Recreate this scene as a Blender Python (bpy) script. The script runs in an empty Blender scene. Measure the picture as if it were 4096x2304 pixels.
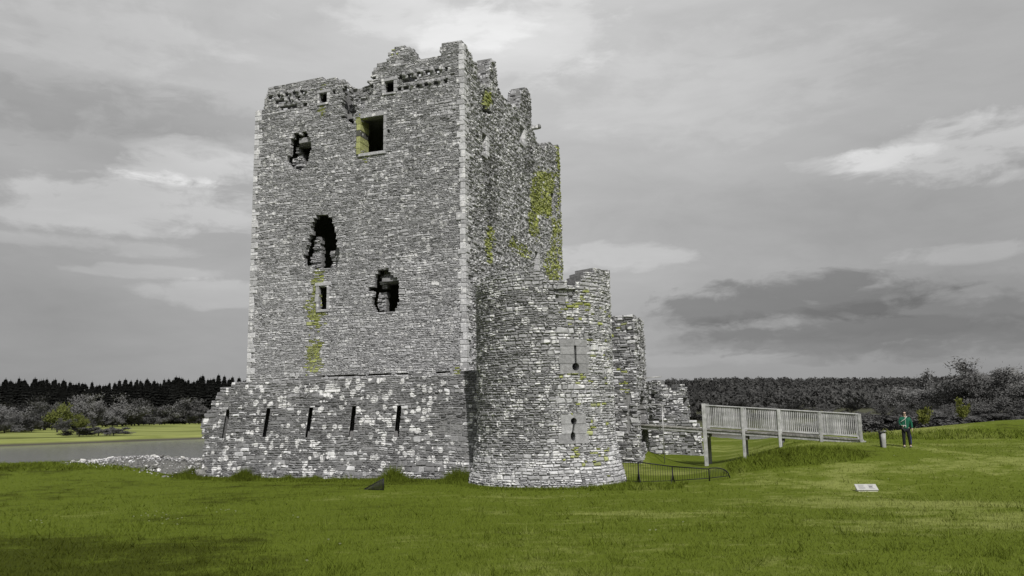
import bpy, bmesh, math, random
import numpy as np
from mathutils import Vector, Matrix, noise

# ------------------------------------------------------------------ camera, sky, sun
SC = bpy.context.scene
COL = SC.collection
EYE = Vector((0, 0, 1.68))
FPX = 3150.0
PITCH = math.atan(493 / 3150)
ROLL = math.radians(1.05)
_fw = Vector((0, math.cos(PITCH), math.sin(PITCH)))
_u0 = Vector((0, -math.sin(PITCH), math.cos(PITCH)))
_r0 = Vector((1, 0, 0))
_rt = _r0 * math.cos(ROLL) - _u0 * math.sin(ROLL)
_up = _r0 * math.sin(ROLL) + _u0 * math.cos(ROLL)
cam = bpy.data.cameras.new('camera')
cam.sensor_width = 36
cam.lens = 36 * FPX / 4096
cam.clip_start = 0.1
cam.clip_end = 6000
camo = bpy.data.objects.new('camera', cam)
COL.objects.link(camo)
m = Matrix((_rt, _up, -_fw)).transposed().to_4x4()
m.translation = EYE
camo.matrix_world = m
SC.camera = camo

SUN_EL, SUN_AZ = math.radians(46), math.radians(16)      # azimuth: to the right of straight behind the camera
sun_dir = Vector((math.sin(SUN_AZ) * math.cos(SUN_EL), -math.cos(SUN_AZ) * math.cos(SUN_EL), math.sin(SUN_EL)))
sl = bpy.data.lights.new('sun', 'SUN')
sl.energy = 3.6
sl.angle = math.radians(0.6)
sl.color = (1.0, 0.965, 0.91)
so = bpy.data.objects.new('sun', sl)
COL.objects.link(so)
so.rotation_euler = (-sun_dir).to_track_quat('-Z', 'Y').to_euler()

vs = SC.view_settings
vs.view_transform = 'Standard'
vs.look = 'None'
vs.exposure = 0.0
vs.gamma = 1.0
vs.use_curve_mapping = False
SC.render.engine = 'CYCLES'
SC.cycles.max_bounces = 5
SC.cycles.diffuse_bounces = 3
SC.cycles.use_denoising = True


class NT:
    """small node-tree helper"""
    def __init__(self, tree):
        self.t = tree
        self.t.nodes.clear()

    def n(self, kind, **kw):
        nd = self.t.nodes.new(kind)
        for k, v in kw.items():
            setattr(nd, k, v)
        return nd

    def l(self, a, b):
        self.t.links.new(a, b)

    def math(self, op, a, b=None, clamp=False):
        nd = self.n('ShaderNodeMath', operation=op, use_clamp=clamp)
        for i, v in enumerate((a, b)):
            if v is None:
                continue
            if isinstance(v, (int, float)):
                nd.inputs[i].default_value = v
            else:
                self.l(v, nd.inputs[i])
        return nd.outputs[0]

    def mix(self, fac, a, b, blend='MIX'):
        nd = self.n('ShaderNodeMix', data_type='RGBA', blend_type=blend)
        for i, v in ((0, fac), (6, a), (7, b)):
            if isinstance(v, (int, float)):
                nd.inputs[i].default_value = v
            elif isinstance(v, (tuple, list)):
                nd.inputs[i].default_value = (*v[:3], 1)
            else:
                self.l(v, nd.inputs[i])
        return nd.outputs[2]

    def noise(self, vec, scale, detail=4, rough=0.55, dist=0.0):
        nd = self.n('ShaderNodeTexNoise')
        nd.inputs['Scale'].default_value = scale
        nd.inputs['Detail'].default_value = detail
        nd.inputs['Roughness'].default_value = rough
        nd.inputs['Distortion'].default_value = dist
        if vec is not None:
            self.l(vec, nd.inputs['Vector'])
        return nd.outputs['Fac']

    def ramp(self, fac, stops):
        nd = self.n('ShaderNodeValToRGB')
        e = nd.color_ramp.elements
        while len(e) < len(stops):
            e.new(0.5)
        for el, (p, c) in zip(e, stops):
            el.position = p
            el.color = (*c, 1) if len(c) == 3 else c
        self.l(fac, nd.inputs[0])
        return nd.outputs[0]

    def rng(self, v, a, b, c, d):
        nd = self.n('ShaderNodeMapRange')
        self.l(v, nd.inputs[0])
        for i, q in enumerate((a, b, c, d)):
            nd.inputs[i + 1].default_value = q
        return nd.outputs[0]

    def scale(self, vec, s):
        nd = self.n('ShaderNodeMapping')
        nd.inputs['Scale'].default_value = s
        self.l(vec, nd.inputs['Vector'])
        return nd.outputs[0]


# ---- the grey broken-cloud sky
world = bpy.data.worlds.new('World')
SC.world = world
world.use_nodes = True
w = NT(world.node_tree)
sky = w.n('ShaderNodeTexSky', sky_type='NISHITA')
sky.sun_disc = False
sky.sun_elevation = SUN_EL
sky.sun_rotation = math.pi - SUN_AZ
tc = w.n('ShaderNodeTexCoord').outputs['Generated']
sep = w.n('ShaderNodeSeparateXYZ')
w.l(tc, sep.inputs[0])
X, Y, Z = sep.outputs
grey_sky = w.n('ShaderNodeHueSaturation')
grey_sky.inputs['Saturation'].default_value = 0.0
w.l(sky.outputs[0], grey_sky.inputs['Color'])
az = w.math('ARCTAN2', X, Y)
n1 = w.noise(w.scale(tc, (1.6, 1.6, 5.0)), 2.6, 7, 0.58, 0.4)
n2 = w.noise(w.scale(tc, (1.0, 1.0, 4.0)), 7.0, 6, 0.6, 0.3)
# overcast veil: paler with height, values are radiance x 10
veil = w.ramp(Z, [(0.0, (3.05,) * 3), (0.10, (3.7,) * 3), (0.24, (4.45,) * 3), (0.36, (5.3,) * 3), (0.52, (6.3,) * 3), (1.0, (6.4,) * 3)])
veil_v = w.n('ShaderNodeRGBToBW')
w.l(veil, veil_v.inputs[0])
# vignette worked into the sky colour: greyer to both sides of the castle
side = w.math('MULTIPLY', w.math('POWER', w.math('ABSOLUTE', w.math('ADD', az, 0.02)), 1.5), 0.55)
base = w.math('MULTIPLY', veil_v.outputs[0], w.math('SUBTRACT', 1.04, w.math('MINIMUM', side, 0.20)))
# noise clouds everywhere
nz = w.math('MULTIPLY', w.math('SUBTRACT', n1, 0.5), 2.1)
nz2 = w.math('MULTIPLY', w.math('SUBTRACT', n2, 0.5), 0.9)
lum = w.math('MULTIPLY', base, w.math('ADD', 1.0, w.math('MULTIPLY', w.math('ADD', nz, nz2), 0.22)))


def px_dir(px, py):
    r = _fw + _rt * ((px - 2048) / FPX) + _up * ((1152 - py) / FPX)
    r.normalize()
    return r


# single cloud banks seen in the sky: (px, py, half width, half height, strength)
n3 = w.noise(w.scale(tc, (1.0, 1.0, 2.2)), 15.0, 6, 0.62, 0.5)
wob = w.math('ADD', w.math('MULTIPLY', w.math('SUBTRACT', n2, 0.5), 3.4), w.math('MULTIPLY', w.math('SUBTRACT', n3, 0.5), 3.0))
wob1 = w.math('MULTIPLY', w.math('SUBTRACT', n1, 0.5), 1.6)
for px, py, wx, wy, st in ((760, 640, 330, 85, .34), (560, 830, 600, 110, .32), (430, 985, 420, 30, .16), (880, 1180, 260, 55, .20),
                           (560, 1085, 260, 25, .16), (3880, 600, 420, 110, .36), (2900, 330, 700, 200, .07), (3480, 640, 260, 40, .18), (3850, 1015, 230, 38, .20),
                           (2420, 1030, 330, 60, .22), (3150, 1190, 500, 85, -.32), (3650, 1320, 700, 110, -.24), (3350, 1220, 800, 120, -.12), (2850, 1420, 500, 40, .10),
                           (3300, 1350, 700, 60, -.16), (2090, 150, 420, 150, .13), (1650, 60, 500, 90, .14), (420, 460, 700, 110, -.16), (350, 120, 500, 120, .10), (3000, 900, 700, 150, -.05)):
    d0 = px_dir(px, py)
    a0 = math.atan2(d0.x, d0.y)
    ta = w.math('DIVIDE', w.math('SUBTRACT', az, a0), wx / FPX)
    tz = w.math('DIVIDE', w.math('SUBTRACT', Z, d0.z), wy / FPX)
    r2 = w.math('ADD', w.math('MULTIPLY', ta, ta), w.math('MULTIPLY', tz, tz))
    e = w.math('ADD', w.math('ADD', w.math('SUBTRACT', 1.15, r2), wob), wob1)
    e = w.rng(e, 0.0, 0.75, 0.0, st * 1.15)
    lum = w.math('MULTIPLY', lum, w.math('ADD', 1.0, e))
cc = w.n('ShaderNodeCombineColor')
for i in range(3):
    w.l(lum, cc.inputs[i])
skymix = w.mix(0.92, grey_sky.outputs[0], cc.outputs[0])
bg = w.n('ShaderNodeBackground')
bg.inputs['Strength'].default_value = 0.1
w.l(skymix, bg.inputs['Color'])
out = w.n('ShaderNodeOutputWorld')
w.l(bg.outputs[0], out.inputs['Surface'])


# ------------------------------------------------------------------ helpers
def sm(a, b, x):
    t = (x - a) / (b - a)
    t = 0.0 if t < 0 else 1.0 if t > 1 else t
    return t * t * (3 - 2 * t)


def lerp(a, b, t):
    return a + (b - a) * t


def ray(px, py):
    return _fw + _rt * ((px - 2048) / FPX) + _up * ((1152 - py) / FPX)


def hit_plane(px, py, o, n):
    r = ray(px, py)
    t = (o - EYE).dot(n) / r.dot(n)
    return EYE + r * t


def at_depth(px, py, y):
    r = ray(px, py)
    return EYE + r * (y / r.y)


def props(o, label=None, cat=None, group=None, kind=None):
    if label:
        o['label'] = label
    if cat:
        o['category'] = cat
    if group:
        o['group'] = group
    if kind:
        o['kind'] = kind
    return o


def empty(name, loc, label=None, cat=None, group=None):
    o = bpy.data.objects.new(name, None)
    o.empty_display_size = 0.3
    COL.objects.link(o)
    o.location = loc
    return props(o, label, cat, group)


def mesh_obj(name, verts, faces, mat, parent=None, smooth=False, cols=None, world_space=True):
    """verts in world space; the parent is kept as a pure translation/rotation"""
    me = bpy.data.meshes.new(name)
    me.from_pydata([tuple(v) for v in verts], [], faces)
    if cols is not None:
        a = me.attributes.new('tint', 'FLOAT_COLOR', 'POINT')
        buf = np.ones((len(verts), 4), dtype=np.float32)
        buf[:, :3] = np.asarray(cols, dtype=np.float32)
        a.data.foreach_set('color', buf.ravel())
    me.materials.append(mat)
    if smooth:
        me.polygons.foreach_set('use_smooth', [True] * len(me.polygons))
    me.update()
    o = bpy.data.objects.new(name, me)
    COL.objects.link(o)
    if parent is not None:
        o.parent = parent
        if world_space:
            pm = Matrix.Translation(parent.location) if parent.parent is None else None
            o.matrix_parent_inverse = wm(parent).inverted()
    return o


def wm(o):
    """world matrix without a depsgraph update"""
    b = Matrix.LocRotScale(o.location, o.rotation_euler, o.scale)
    if o.parent is not None:
        return wm(o.parent) @ o.matrix_parent_inverse @ b
    return b


def box_pts(c, ax, ay, az_, sx, sy, sz):
    """8 corners of an oriented box centred at c"""
    r = []
    for k in (-.5, .5):
        for j, i in ((-.5, -.5), (-.5, .5), (.5, .5), (.5, -.5)):
            r.append(c + ax * (i * sx) + ay * (j * sy) + az_ * (k * sz))
    return r


BOXF = [(0, 3, 2, 1), (4, 5, 6, 7), (0, 1, 5, 4), (1, 2, 6, 5), (2, 3, 7, 6), (3, 0, 4, 7)]


def cbox(c, ax, ay, az_, sx, sy, sz, ch=0.01):
    """chamfered oriented box: 24 verts"""
    v, f = [], []
    idx = {}
    for sxn in (-1, 1):
        for syn in (-1, 1):
            for szn in (-1, 1):
                for k in range(3):
                    p = [sxn * sx / 2, syn * sy / 2, szn * sz / 2]
                    s = (sxn, syn, szn)
                    for q in range(3):
                        if q != k:
                            p[q] -= s[q] * ch
                    idx[(sxn, syn, szn, k)] = len(v)
                    v.append(c + ax * p[0] + ay * p[1] + az_ * p[2])
    for k in range(3):
        a, b = [(1, 2), (0, 2), (0, 1)][k]
        for s in (-1, 1):
            q = []
            for sa, sb in ((-1, -1), (1, -1), (1, 1), (-1, 1)):
                t = [0, 0, 0]
                t[k], t[a], t[b] = s, sa, sb
                q.append(idx[(*t, k)])
            f.append(tuple(q))
    for k in range(3):
        a, b = [(1, 2), (0, 2), (0, 1)][k]
        for sa in (-1, 1):
            for sb in (-1, 1):
                t0, t1 = [0, 0, 0], [0, 0, 0]
                t0[k], t1[k] = -1, 1
                t0[a] = t1[a] = sa
                t0[b] = t1[b] = sb
                f.append((idx[(*t0, a)], idx[(*t1, a)], idx[(*t1, b)], idx[(*t0, b)]))
    for c8 in [(i, j, k) for i in (-1, 1) for j in (-1, 1) for k in (-1, 1)]:
        f.append(tuple(idx[(*c8, k)] for k in range(3)))
    return v, f


def tube_pts(pts, radii, seg=8, cap=True):
    v, f = [], []
    n = len(pts)
    prev = None
    for i, p in enumerate(pts):
        d = (pts[min(i + 1, n - 1)] - pts[max(i - 1, 0)]).normalized()
        if prev is None:
            a = d.orthogonal().normalized()
        else:
            a = (prev - d * prev.dot(d)).normalized()
        prev = a
        b = d.cross(a)
        for k in range(seg):
            t = 2 * math.pi * k / seg
            v.append(p + (a * math.cos(t) + b * math.sin(t)) * radii[i])
    for i in range(n - 1):
        for k in range(seg):
            f.append((i * seg + k, i * seg + (k + 1) % seg, (i + 1) * seg + (k + 1) % seg, (i + 1) * seg + k))
    if cap:
        f.append(tuple(reversed(range(seg))))
        f.append(tuple(range((n - 1) * seg, n * seg)))
    return v, f


class Acc:
    def __init__(self):
        self.v, self.f, self.c = [], [], []

    def add(self, v, f, col=None):
        o = len(self.v)
        self.v += v
        self.f += [tuple(i + o for i in q) for q in f]
        if col is not None:
            self.c += [col] * len(v)

    def build(self, name, mat, parent=None, smooth=False):
        return mesh_obj(name, self.v, self.f, mat, parent, smooth, self.c if self.c else None)


# ------------------------------------------------------------------ materials
def new_mat(name):
    mt = bpy.data.materials.new(name)
    mt.use_nodes = True
    t = NT(mt.node_tree)
    b = t.n('ShaderNodeBsdfPrincipled')
    b.inputs['Specular IOR Level'].default_value = 0.25
    o = t.n('ShaderNodeOutputMaterial')
    t.l(b.outputs[0], o.inputs[0])
    return mt, t, b


def pos_node(t):
    return t.n('ShaderNodeNewGeometry').outputs['Position']


def bump(t, b, h, strength, dist=0.02):
    nd = t.n('ShaderNodeBump')
    nd.inputs['Strength'].default_value = strength
    nd.inputs['Distance'].default_value = dist
    t.l(h, nd.inputs['Height'])
    t.l(nd.outputs[0], b.inputs['Normal'])


def stone_material(name, lichen=0.5, use_tint=True, plain=(.3, .3, .3), vscale=4.2, vr=(.34, .74)):
    mt, t, b = new_mat(name)
    P = pos_node(t)
    if use_tint:
        at = t.n('ShaderNodeAttribute')
        at.attribute_name = 'tint'
        c = at.outputs['Color']
    else:
        rgb = t.n('ShaderNodeRGB')
        rgb.outputs[0].default_value = (*plain, 1)
        c = rgb.outputs[0]
    g1 = t.noise(P, 9.0, 6, 0.65)
    g2 = t.noise(P, 45.0, 4, 0.6)
    var = t.ramp(g1, [(0.28, (.72,) * 3), (0.5, (1.0,) * 3), (0.72, (1.3,) * 3)])
    c = t.mix(1.0, c, var, 'MULTIPLY')
    # pale crust lichen in spots and patches
    big = t.noise(P, 0.55, 3, 0.5)
    sp = t.noise(P, 4.2, 5, 0.6, 0.6)
    e = t.math('ADD', sp, t.math('MULTIPLY', t.math('SUBTRACT', big, 0.5), 0.5))
    mask = t.rng(e, 0.72 - 0.06 * lichen, 0.78 - 0.06 * lichen, 0.0, 0.9)
    c = t.mix(mask, c, (.60, .60, .615))
    # round rosettes of white lichen
    vo = t.n('ShaderNodeTexVoronoi')
    vo.inputs['Scale'].default_value = vscale
    t.l(P, vo.inputs['Vector'])
    vs_ = t.n('ShaderNodeSeparateColor')
    t.l(vo.outputs['Color'], vs_.inputs[0])
    rad = t.math('MULTIPLY', t.rng(vs_.outputs[0], 0.46 - .12 * lichen, 1.0, 0.0, 1.0), t.rng(big, .35, .65, *vr))
    ed = t.math('ADD', vo.outputs['Distance'], t.math('MULTIPLY', t.math('SUBTRACT', sp, 0.5), 0.35))
    ros = t.math('MULTIPLY', t.math('LESS_THAN', ed, rad), t.math('GREATER_THAN', rad, 0.02))
    if use_tint:                                     # crust lichen does not settle on the mossy stones
        ms = t.n('ShaderNodeSeparateColor')
        t.l(at.outputs['Color'], ms.inputs[0])
        ros = t.math('MULTIPLY', ros, t.rng(t.math('SUBTRACT', ms.outputs[1], ms.outputs[2]), .03, .09, 1.0, 0.0))
    c = t.mix(t.math('MULTIPLY', ros, 0.9 if lichen > 0 else 0.0), c, (.76, .76, .775))
    dk = t.noise(P, 2.1, 5, 0.6, 0.4)
    c = t.mix(t.rng(dk, 0.58, 0.78, 0.0, 0.40), c, (.10, .10, .096))
    t.l(c, b.inputs['Base Color'])
    b.inputs['Roughness'].default_value = 0.9
    b.inputs['Specular IOR Level'].default_value = 0.12
    bump(t, b, t.math('ADD', g1, t.math('MULTIPLY', g2, 0.5)), 0.9, 0.03)
    return mt


M = {}
M['stone'] = stone_material('rubble_stone', 0.5)
M['stone_spotty'] = stone_material('spotted_lichen_stone', 0.5, vscale=4.3, vr=(.46, .90))
M['stone_pale'] = stone_material('lichened_stone', 0.9)
M['gravel'] = stone_material('gravel', .3, False, (.15, .15, .145))
M['core'] = stone_material('lime_mortar_core', -1.5, False, (.22, .221, .225))


def simple(name, col, rough=0.7, var=0.15, nscale=6.0, metal=0.0, bmp=0.2, spec=0.25, stretch=(1, 1, 1)):
    mt, t, b = new_mat(name)
    tcn = t.n('ShaderNodeTexCoord').outputs['Object']
    v = t.scale(tcn, stretch)
    n = t.noise(v, nscale, 5, 0.6)
    lo = tuple(max(0, q * (1 - var)) for q in col)
    hi = tuple(min(1, q * (1 + var)) for q in col)
    c = t.ramp(n, [(0.3, lo), (0.7, hi)])
    t.l(c, b.inputs['Base Color'])
    b.inputs['Roughness'].default_value = rough
    b.inputs['Metallic'].default_value = metal
    b.inputs['Specular IOR Level'].default_value = spec
    if bmp:
        bump(t, b, n, bmp, 0.01)
    return mt


def per_object_tone(mt, lo=.72, hi=1.18):
    nt = mt.node_tree
    b = next(n for n in nt.nodes if n.type == 'BSDF_PRINCIPLED')
    src = b.inputs['Base Color'].links[0].from_socket
    t = NT.__new__(NT)
    t.t = nt
    oi = t.n('ShaderNodeObjectInfo').outputs['Random']
    k = t.rng(oi, 0, 1, lo, hi)
    c = t.n('ShaderNodeCombineColor')
    for i in range(3):
        t.l(k, c.inputs[i])
    st = t.noise(pos_node(t), 3.0, 4, .6)
    o = t.mix(1.0, t.mix(1.0, src, c.outputs[0], 'MULTIPLY'), t.ramp(st, [(.35, (.62, .64, .6)), (.6, (1, 1, 1))]), 'MULTIPLY')
    t.l(o, b.inputs['Base Color'])
    return mt


M['wood'] = simple('weathered_timber', (.47, .472, .48), .85, .3, 5.0, 0, .4, .15, (6, 6, 1.2))
M['wood_dark'] = simple('damp_timber', (.26, .255, .24), .85, .3, 5.0, 0, .4, .15, (1.2, 6, 6))
per_object_tone(M['wood'])
per_object_tone(M['wood_dark'])
M['iron'] = simple('black_iron', (.022, .022, .025), .5, .3, 20, 0.3, .1)
M['galv'] = simple('galvanised_rail', (.42, .42, .42), .45, .2, 20, 0.5, .1)
M['bark'] = simple('grey_bark', (.075, .072, .066), .9, .35, 3.0)
M['bin'] = simple('grey_bin_shell', (.33, .33, .33), .6, .12, 8)
M['black'] = simple('black_plastic', (.02, .02, .022), .5, .2, 8)
M['panel'] = simple('enamel_panel', (.42, .42, .41), .45, .06, 5)
M['panel_side'] = simple('panel_plinth', (.52, .53, .42), .8, .2, 6)
M['print'] = simple('printed_ink', (.16, .16, .17), .6, .1, 5, 0, 0)


def foliage_mat(name, a, b_, scale=1.2, trans=0.0):
    mt, t, b = new_mat(name)
    P = pos_node(t)
    n = t.noise(P, scale, 4, 0.6)
    oi = t.n('ShaderNodeObjectInfo').outputs['Random']
    e = t.math('ADD', t.math('MULTIPLY', n, 0.75), t.math('MULTIPLY', oi, 0.25))
    t.l(t.ramp(e, [(0.3, a), (0.75, b_)]), b.inputs['Base Color'])
    b.inputs['Roughness'].default_value = 0.9
    b.inputs['Specular IOR Level'].default_value = 0.05
    return mt


M['twig'] = foliage_mat('bare_twigs', (.068, .068, .068), (.125, .125, .125), .4)
M['twig_pale'] = foliage_mat('pale_bare_twigs', (.11, .11, .11), (.19, .19, .19), .3)
M['spruce'] = foliage_mat('spruce_needles', (.013, .014, .013), (.026, .027, .025), .5)
M['willow'] = foliage_mat('budding_willow', (.070, .080, .022), (.125, .14, .042), .5)
M['wood_far'] = foliage_mat('far_wood', (.040, .040, .040), (.15, .15, .148), .011)
M['gorse'] = foliage_mat('rough_bush', (.06, .07, .015), (.17, .185, .05), 2.0)

# grass: one colour field shared by the soil sheet and the blades on it
G_DARK, G_MID, G_LIGHT = (.046, .058, .006), (.097, .127, .0150), (.20, .225, .062)


def grass_colour(t):
    P = pos_node(t)
    n1 = t.noise(P, 0.16, 4, 0.6, 0.5)
    n2 = t.noise(t.scale(P, (1, 1.4, 1)), 1.3, 5, 0.65, 0.4)
    n3 = t.math('ADD', t.math('MULTIPLY', t.noise(P, 9.0, 3, 0.6), .6), t.math('MULTIPLY', t.noise(P, 46.0, 2, 0.5), .4))
    e = t.math('ADD', t.math('MULTIPLY', n1, 0.5), t.math('ADD', t.math('MULTIPLY', n2, 0.30), t.math('MULTIPLY', n3, 0.22)))
    sp = t.n('ShaderNodeSeparateXYZ')
    t.l(P, sp.inputs[0])
    # the turf is drier and paler to the right and round the castle, with vignette darkening painted into the near left corner
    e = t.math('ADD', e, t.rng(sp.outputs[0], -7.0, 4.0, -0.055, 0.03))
    corner_vignette = t.math('MULTIPLY', t.rng(sp.outputs[0], -6.0, -0.5, 1.0, 0.0), t.rng(sp.outputs[1], 9.5, 16.0, 1.0, 0.0))
    e = t.math('SUBTRACT', e, t.math('MULTIPLY', corner_vignette, 0.115))
    for cx, cy, rx, ry, amt in ((12.2, 31.0, 4.2, 2.2, .13), (5.2, 28.2, 2.4, 2.0, .09), (-4.0, 29.6, 6.0, .9, .05), (29.0, 43.0, 7.0, 1.6, .07), (-14, 37.5, 6.0, 1.6, .06)):  # dark rough-grass patches; mound face and hurdle hollow also carry painted shade
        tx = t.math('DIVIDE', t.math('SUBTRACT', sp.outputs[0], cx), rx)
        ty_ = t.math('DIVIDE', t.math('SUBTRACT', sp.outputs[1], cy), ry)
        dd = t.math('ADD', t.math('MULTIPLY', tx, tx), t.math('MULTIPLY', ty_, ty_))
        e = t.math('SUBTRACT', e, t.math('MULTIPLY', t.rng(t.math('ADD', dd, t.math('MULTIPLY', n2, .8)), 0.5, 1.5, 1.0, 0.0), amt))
    return t.ramp(e, [(0.37, G_DARK), (0.45, G_MID), (0.53, G_MID), (0.61, G_LIGHT)]), n2, n3


mt, t, b = new_mat('turf')
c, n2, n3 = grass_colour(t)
# beyond the river the fields are paler and the riverbank shows bare earth
P = pos_node(t)
sp = t.n('ShaderNodeSeparateXYZ')
t.l(P, sp.inputs[0])
field = t.ramp(t.noise(t.scale(P, (.03, .11, 1)), 1.0, 6, .65), [(.38, (.085, .10, .028)), (.48, (.19, .215, .065)), (.62, (.255, .28, .095))])
moor = t.mix(t.noise(P, 0.05, 4), (.050, .052, .036), (.085, .088, .055))
field = t.mix(t.rng(sp.outputs[0], 12, 34, 0, 1), field, moor)
c = t.mix(t.rng(sp.outputs[1], 88, 96, 0, 1), c, field)
hill = t.mix(t.noise(P, 0.012, 4), (.055, .056, .05), (.10, .10, .09))
c = t.mix(t.rng(sp.outputs[1], 520, 640, 0, 1), c, hill)
c = t.mix(t.rng(sp.outputs[2], -1.55, -1.25, 1, 0), c, (.075, .07, .06))
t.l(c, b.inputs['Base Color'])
b.inputs['Roughness'].default_value = 0.95
b.inputs['Specular IOR Level'].default_value = 0.05
bump(t, b, t.math('ADD', n2, t.math('MULTIPLY', n3, .6)), 0.8, 0.12)
M['turf'] = mt
mt, t, b = new_mat('grass_blades')
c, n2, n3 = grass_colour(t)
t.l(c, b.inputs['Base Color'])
b.inputs['Roughness'].default_value = 0.8
b.inputs['Specular IOR Level'].default_value = 0.08
M['grass'] = mt

mt, t, b = new_mat('river_water')
P = pos_node(t)
b.inputs['Base Color'].default_value = (.10, .102, .10, 1)
b.inputs['Roughness'].default_value = 0.12
b.inputs['Specular IOR Level'].default_value = 0.5
h = t.noise(t.scale(P, (.35, 1.2, 1)), 1.6, 4, 0.6)
bump(t, b, h, 0.35, 0.06)
M['water'] = mt

# ------------------------------------------------------------------ terrain
BR0 = Vector((9.25, 38.0, 0))                       # foot of the first bridge post
TH = math.radians(19)
U = Vector((-math.cos(TH), math.sin(TH), 0))        # along the tower's broad face, to the left
V = Vector((math.sin(TH), math.cos(TH), 0))         # along the receding side face, away
ZUP = Vector((0, 0, 1))
RTC = Vector((1.15, 29.2, 0))                       # round tower centre
GZ = -0.87


def far_edge(x):
    if x < -15:
        return 39.5 + 1.2 * math.sin(x * .21)
    if x < -8:
        return lerp(39.5, 78, sm(-15, -9, x))
    if x < 16:
        return 78
    return lerp(78, 50, sm(16, 21, x)) + 2.0 * sm(24, 34, x)


def gz(x, y):
    z = -0.87 * sm(5, 26, y)
    q = (x - BR0.x) * .94 - (y - BR0.y) * .342
    z += .60 * sm(-.6, 4.5, q) * sm(22, 32, y)
    z -= .20 * math.exp(-((q + .8) ** 2) / 7) * sm(27, 34, y) * (1 - sm(50, 60, y))
    z += .95 * math.exp(-((x - 30) / 9.0) ** 2 - ((y - 46) / 4.5) ** 2)
    z += .28 * math.exp(-((q - 3.2) / 3.2) ** 2 - ((y - 31.5) / 2.0) ** 2)
    z += .42 * sm(-12, -18, x) * sm(24, 38, y) * (1 - sm(60, 80, y))
    wq = (x - BR0.x) * .342 + (y - BR0.y) * .94
    z += .34 * sm(1.6, 4.2, q) * (1 - sm(7.5, 11, q)) * math.exp(-((wq + .6) / 3.2) ** 2)
    z += .75 * sm(-1.2, -4.0, q) * math.exp(-((wq - .9) / 1.3) ** 2) * sm(-9, -6, q)
    if y < 60:
        z += .05 * noise.noise(Vector((x * .22, y * .22, 0))) + .02 * noise.noise(Vector((x * .9, y * .9, 3)))
    ye = far_edge(x)
    z = lerp(z, -3.0, sm(ye, ye + 7, y))
    f = (-(x + 68) * 17 + (y - 104) * 20) / 26.2
    f = max(f, min(y - 96, (x - 4) * .8))
    if f > 0:
        top = -1.0 + .5 * noise.noise(Vector((x * .03, y * .03, 9))) * sm(0, 60, f) + .0009 * max(0, y - 150)
        hx = sm(-200, 320, x)
        top += hx * 33 * sm(420, 1050, y) * (0.86 + .22 * noise.noise(Vector((x * .0032, y * .001, 4))))
        top += (1 - hx) * 3 * sm(420, 900, y)
        z = lerp(z, top, sm(0, 1.6, f))
    return z


def axis(fine0, fine1, step, lo, hi, grow):
    a = list(np.arange(fine0, fine1 + 1e-6, step))
    s, x = step, fine1
    while x < hi:
        s *= grow
        x += s
        a.append(x)
    s, x = step, fine0
    while x > lo:
        s *= grow
        x -= s
        a.insert(0, x)
    return a


xs = axis(-26, 34, .5, -1900, 1900, 1.10)
ys = axis(4, 56, .5, -60, 2300, 1.055)
vv = [(x, y, gz(x, y)) for y in ys for x in xs]
nx = len(xs)
ff = [(j * nx + i, j * nx + i + 1, (j + 1) * nx + i + 1, (j + 1) * nx + i) for j in range(len(ys) - 1) for i in range(nx - 1)]
ground = mesh_obj('ground', vv, ff, M['turf'], smooth=True)
props(ground, 'mown green lawn, river banks and fields', None, None, 'structure')

wv = [(-700, 30, -1.62), (400, 30, -1.62), (400, 420, -1.62), (-700, 420, -1.62)]
water = mesh_obj('river', wv, [(0, 1, 2, 3)], M['water'])
props(water, 'calm grey river beside the castle', None, None, 'structure')


def ground_at(px, py):
    r = ray(px, py)
    t, dt = 4.0, 0.05
    while t < 400:
        p = EYE + r * t
        if p.z <= gz(p.x, p.y):
            return Vector((p.x, p.y, gz(p.x, p.y)))
        t += dt * (1 + t * .01)
    return EYE + r * t


# ------------------------------------------------------------------ masonry
def crossings(poly, z):
    xs_ = []
    n = len(poly)
    for i in range(n):
        (s0, z0), (s1, z1) = poly[i], poly[(i + 1) % n]
        if (z0 <= z < z1) or (z1 <= z < z0):
            xs_.append(s0 + (s1 - s0) * (z - z0) / (z1 - z0))
    xs_.sort()
    return [(xs_[i], xs_[i + 1]) for i in range(0, len(xs_) - 1, 2)]


def subtract(runs, cut):
    res = []
    for a, b_ in runs:
        segs = [(a, b_)]
        for c0, c1 in cut:
            nxt = []
            for s0, s1 in segs:
                if c1 <= s0 or c0 >= s1:
                    nxt.append((s0, s1))
                else:
                    if c0 > s0:
                        nxt.append((s0, c0))
                    if c1 < s1:
                        nxt.append((c1, s1))
            segs = nxt
        res += segs
    return res


def intersect(runs, cut):
    res = []
    for a, b_ in runs:
        for c0, c1 in cut:
            lo, hi = max(a, c0), min(b_, c1)
            if hi > lo:
                res.append((lo, hi))
    return res


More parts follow.
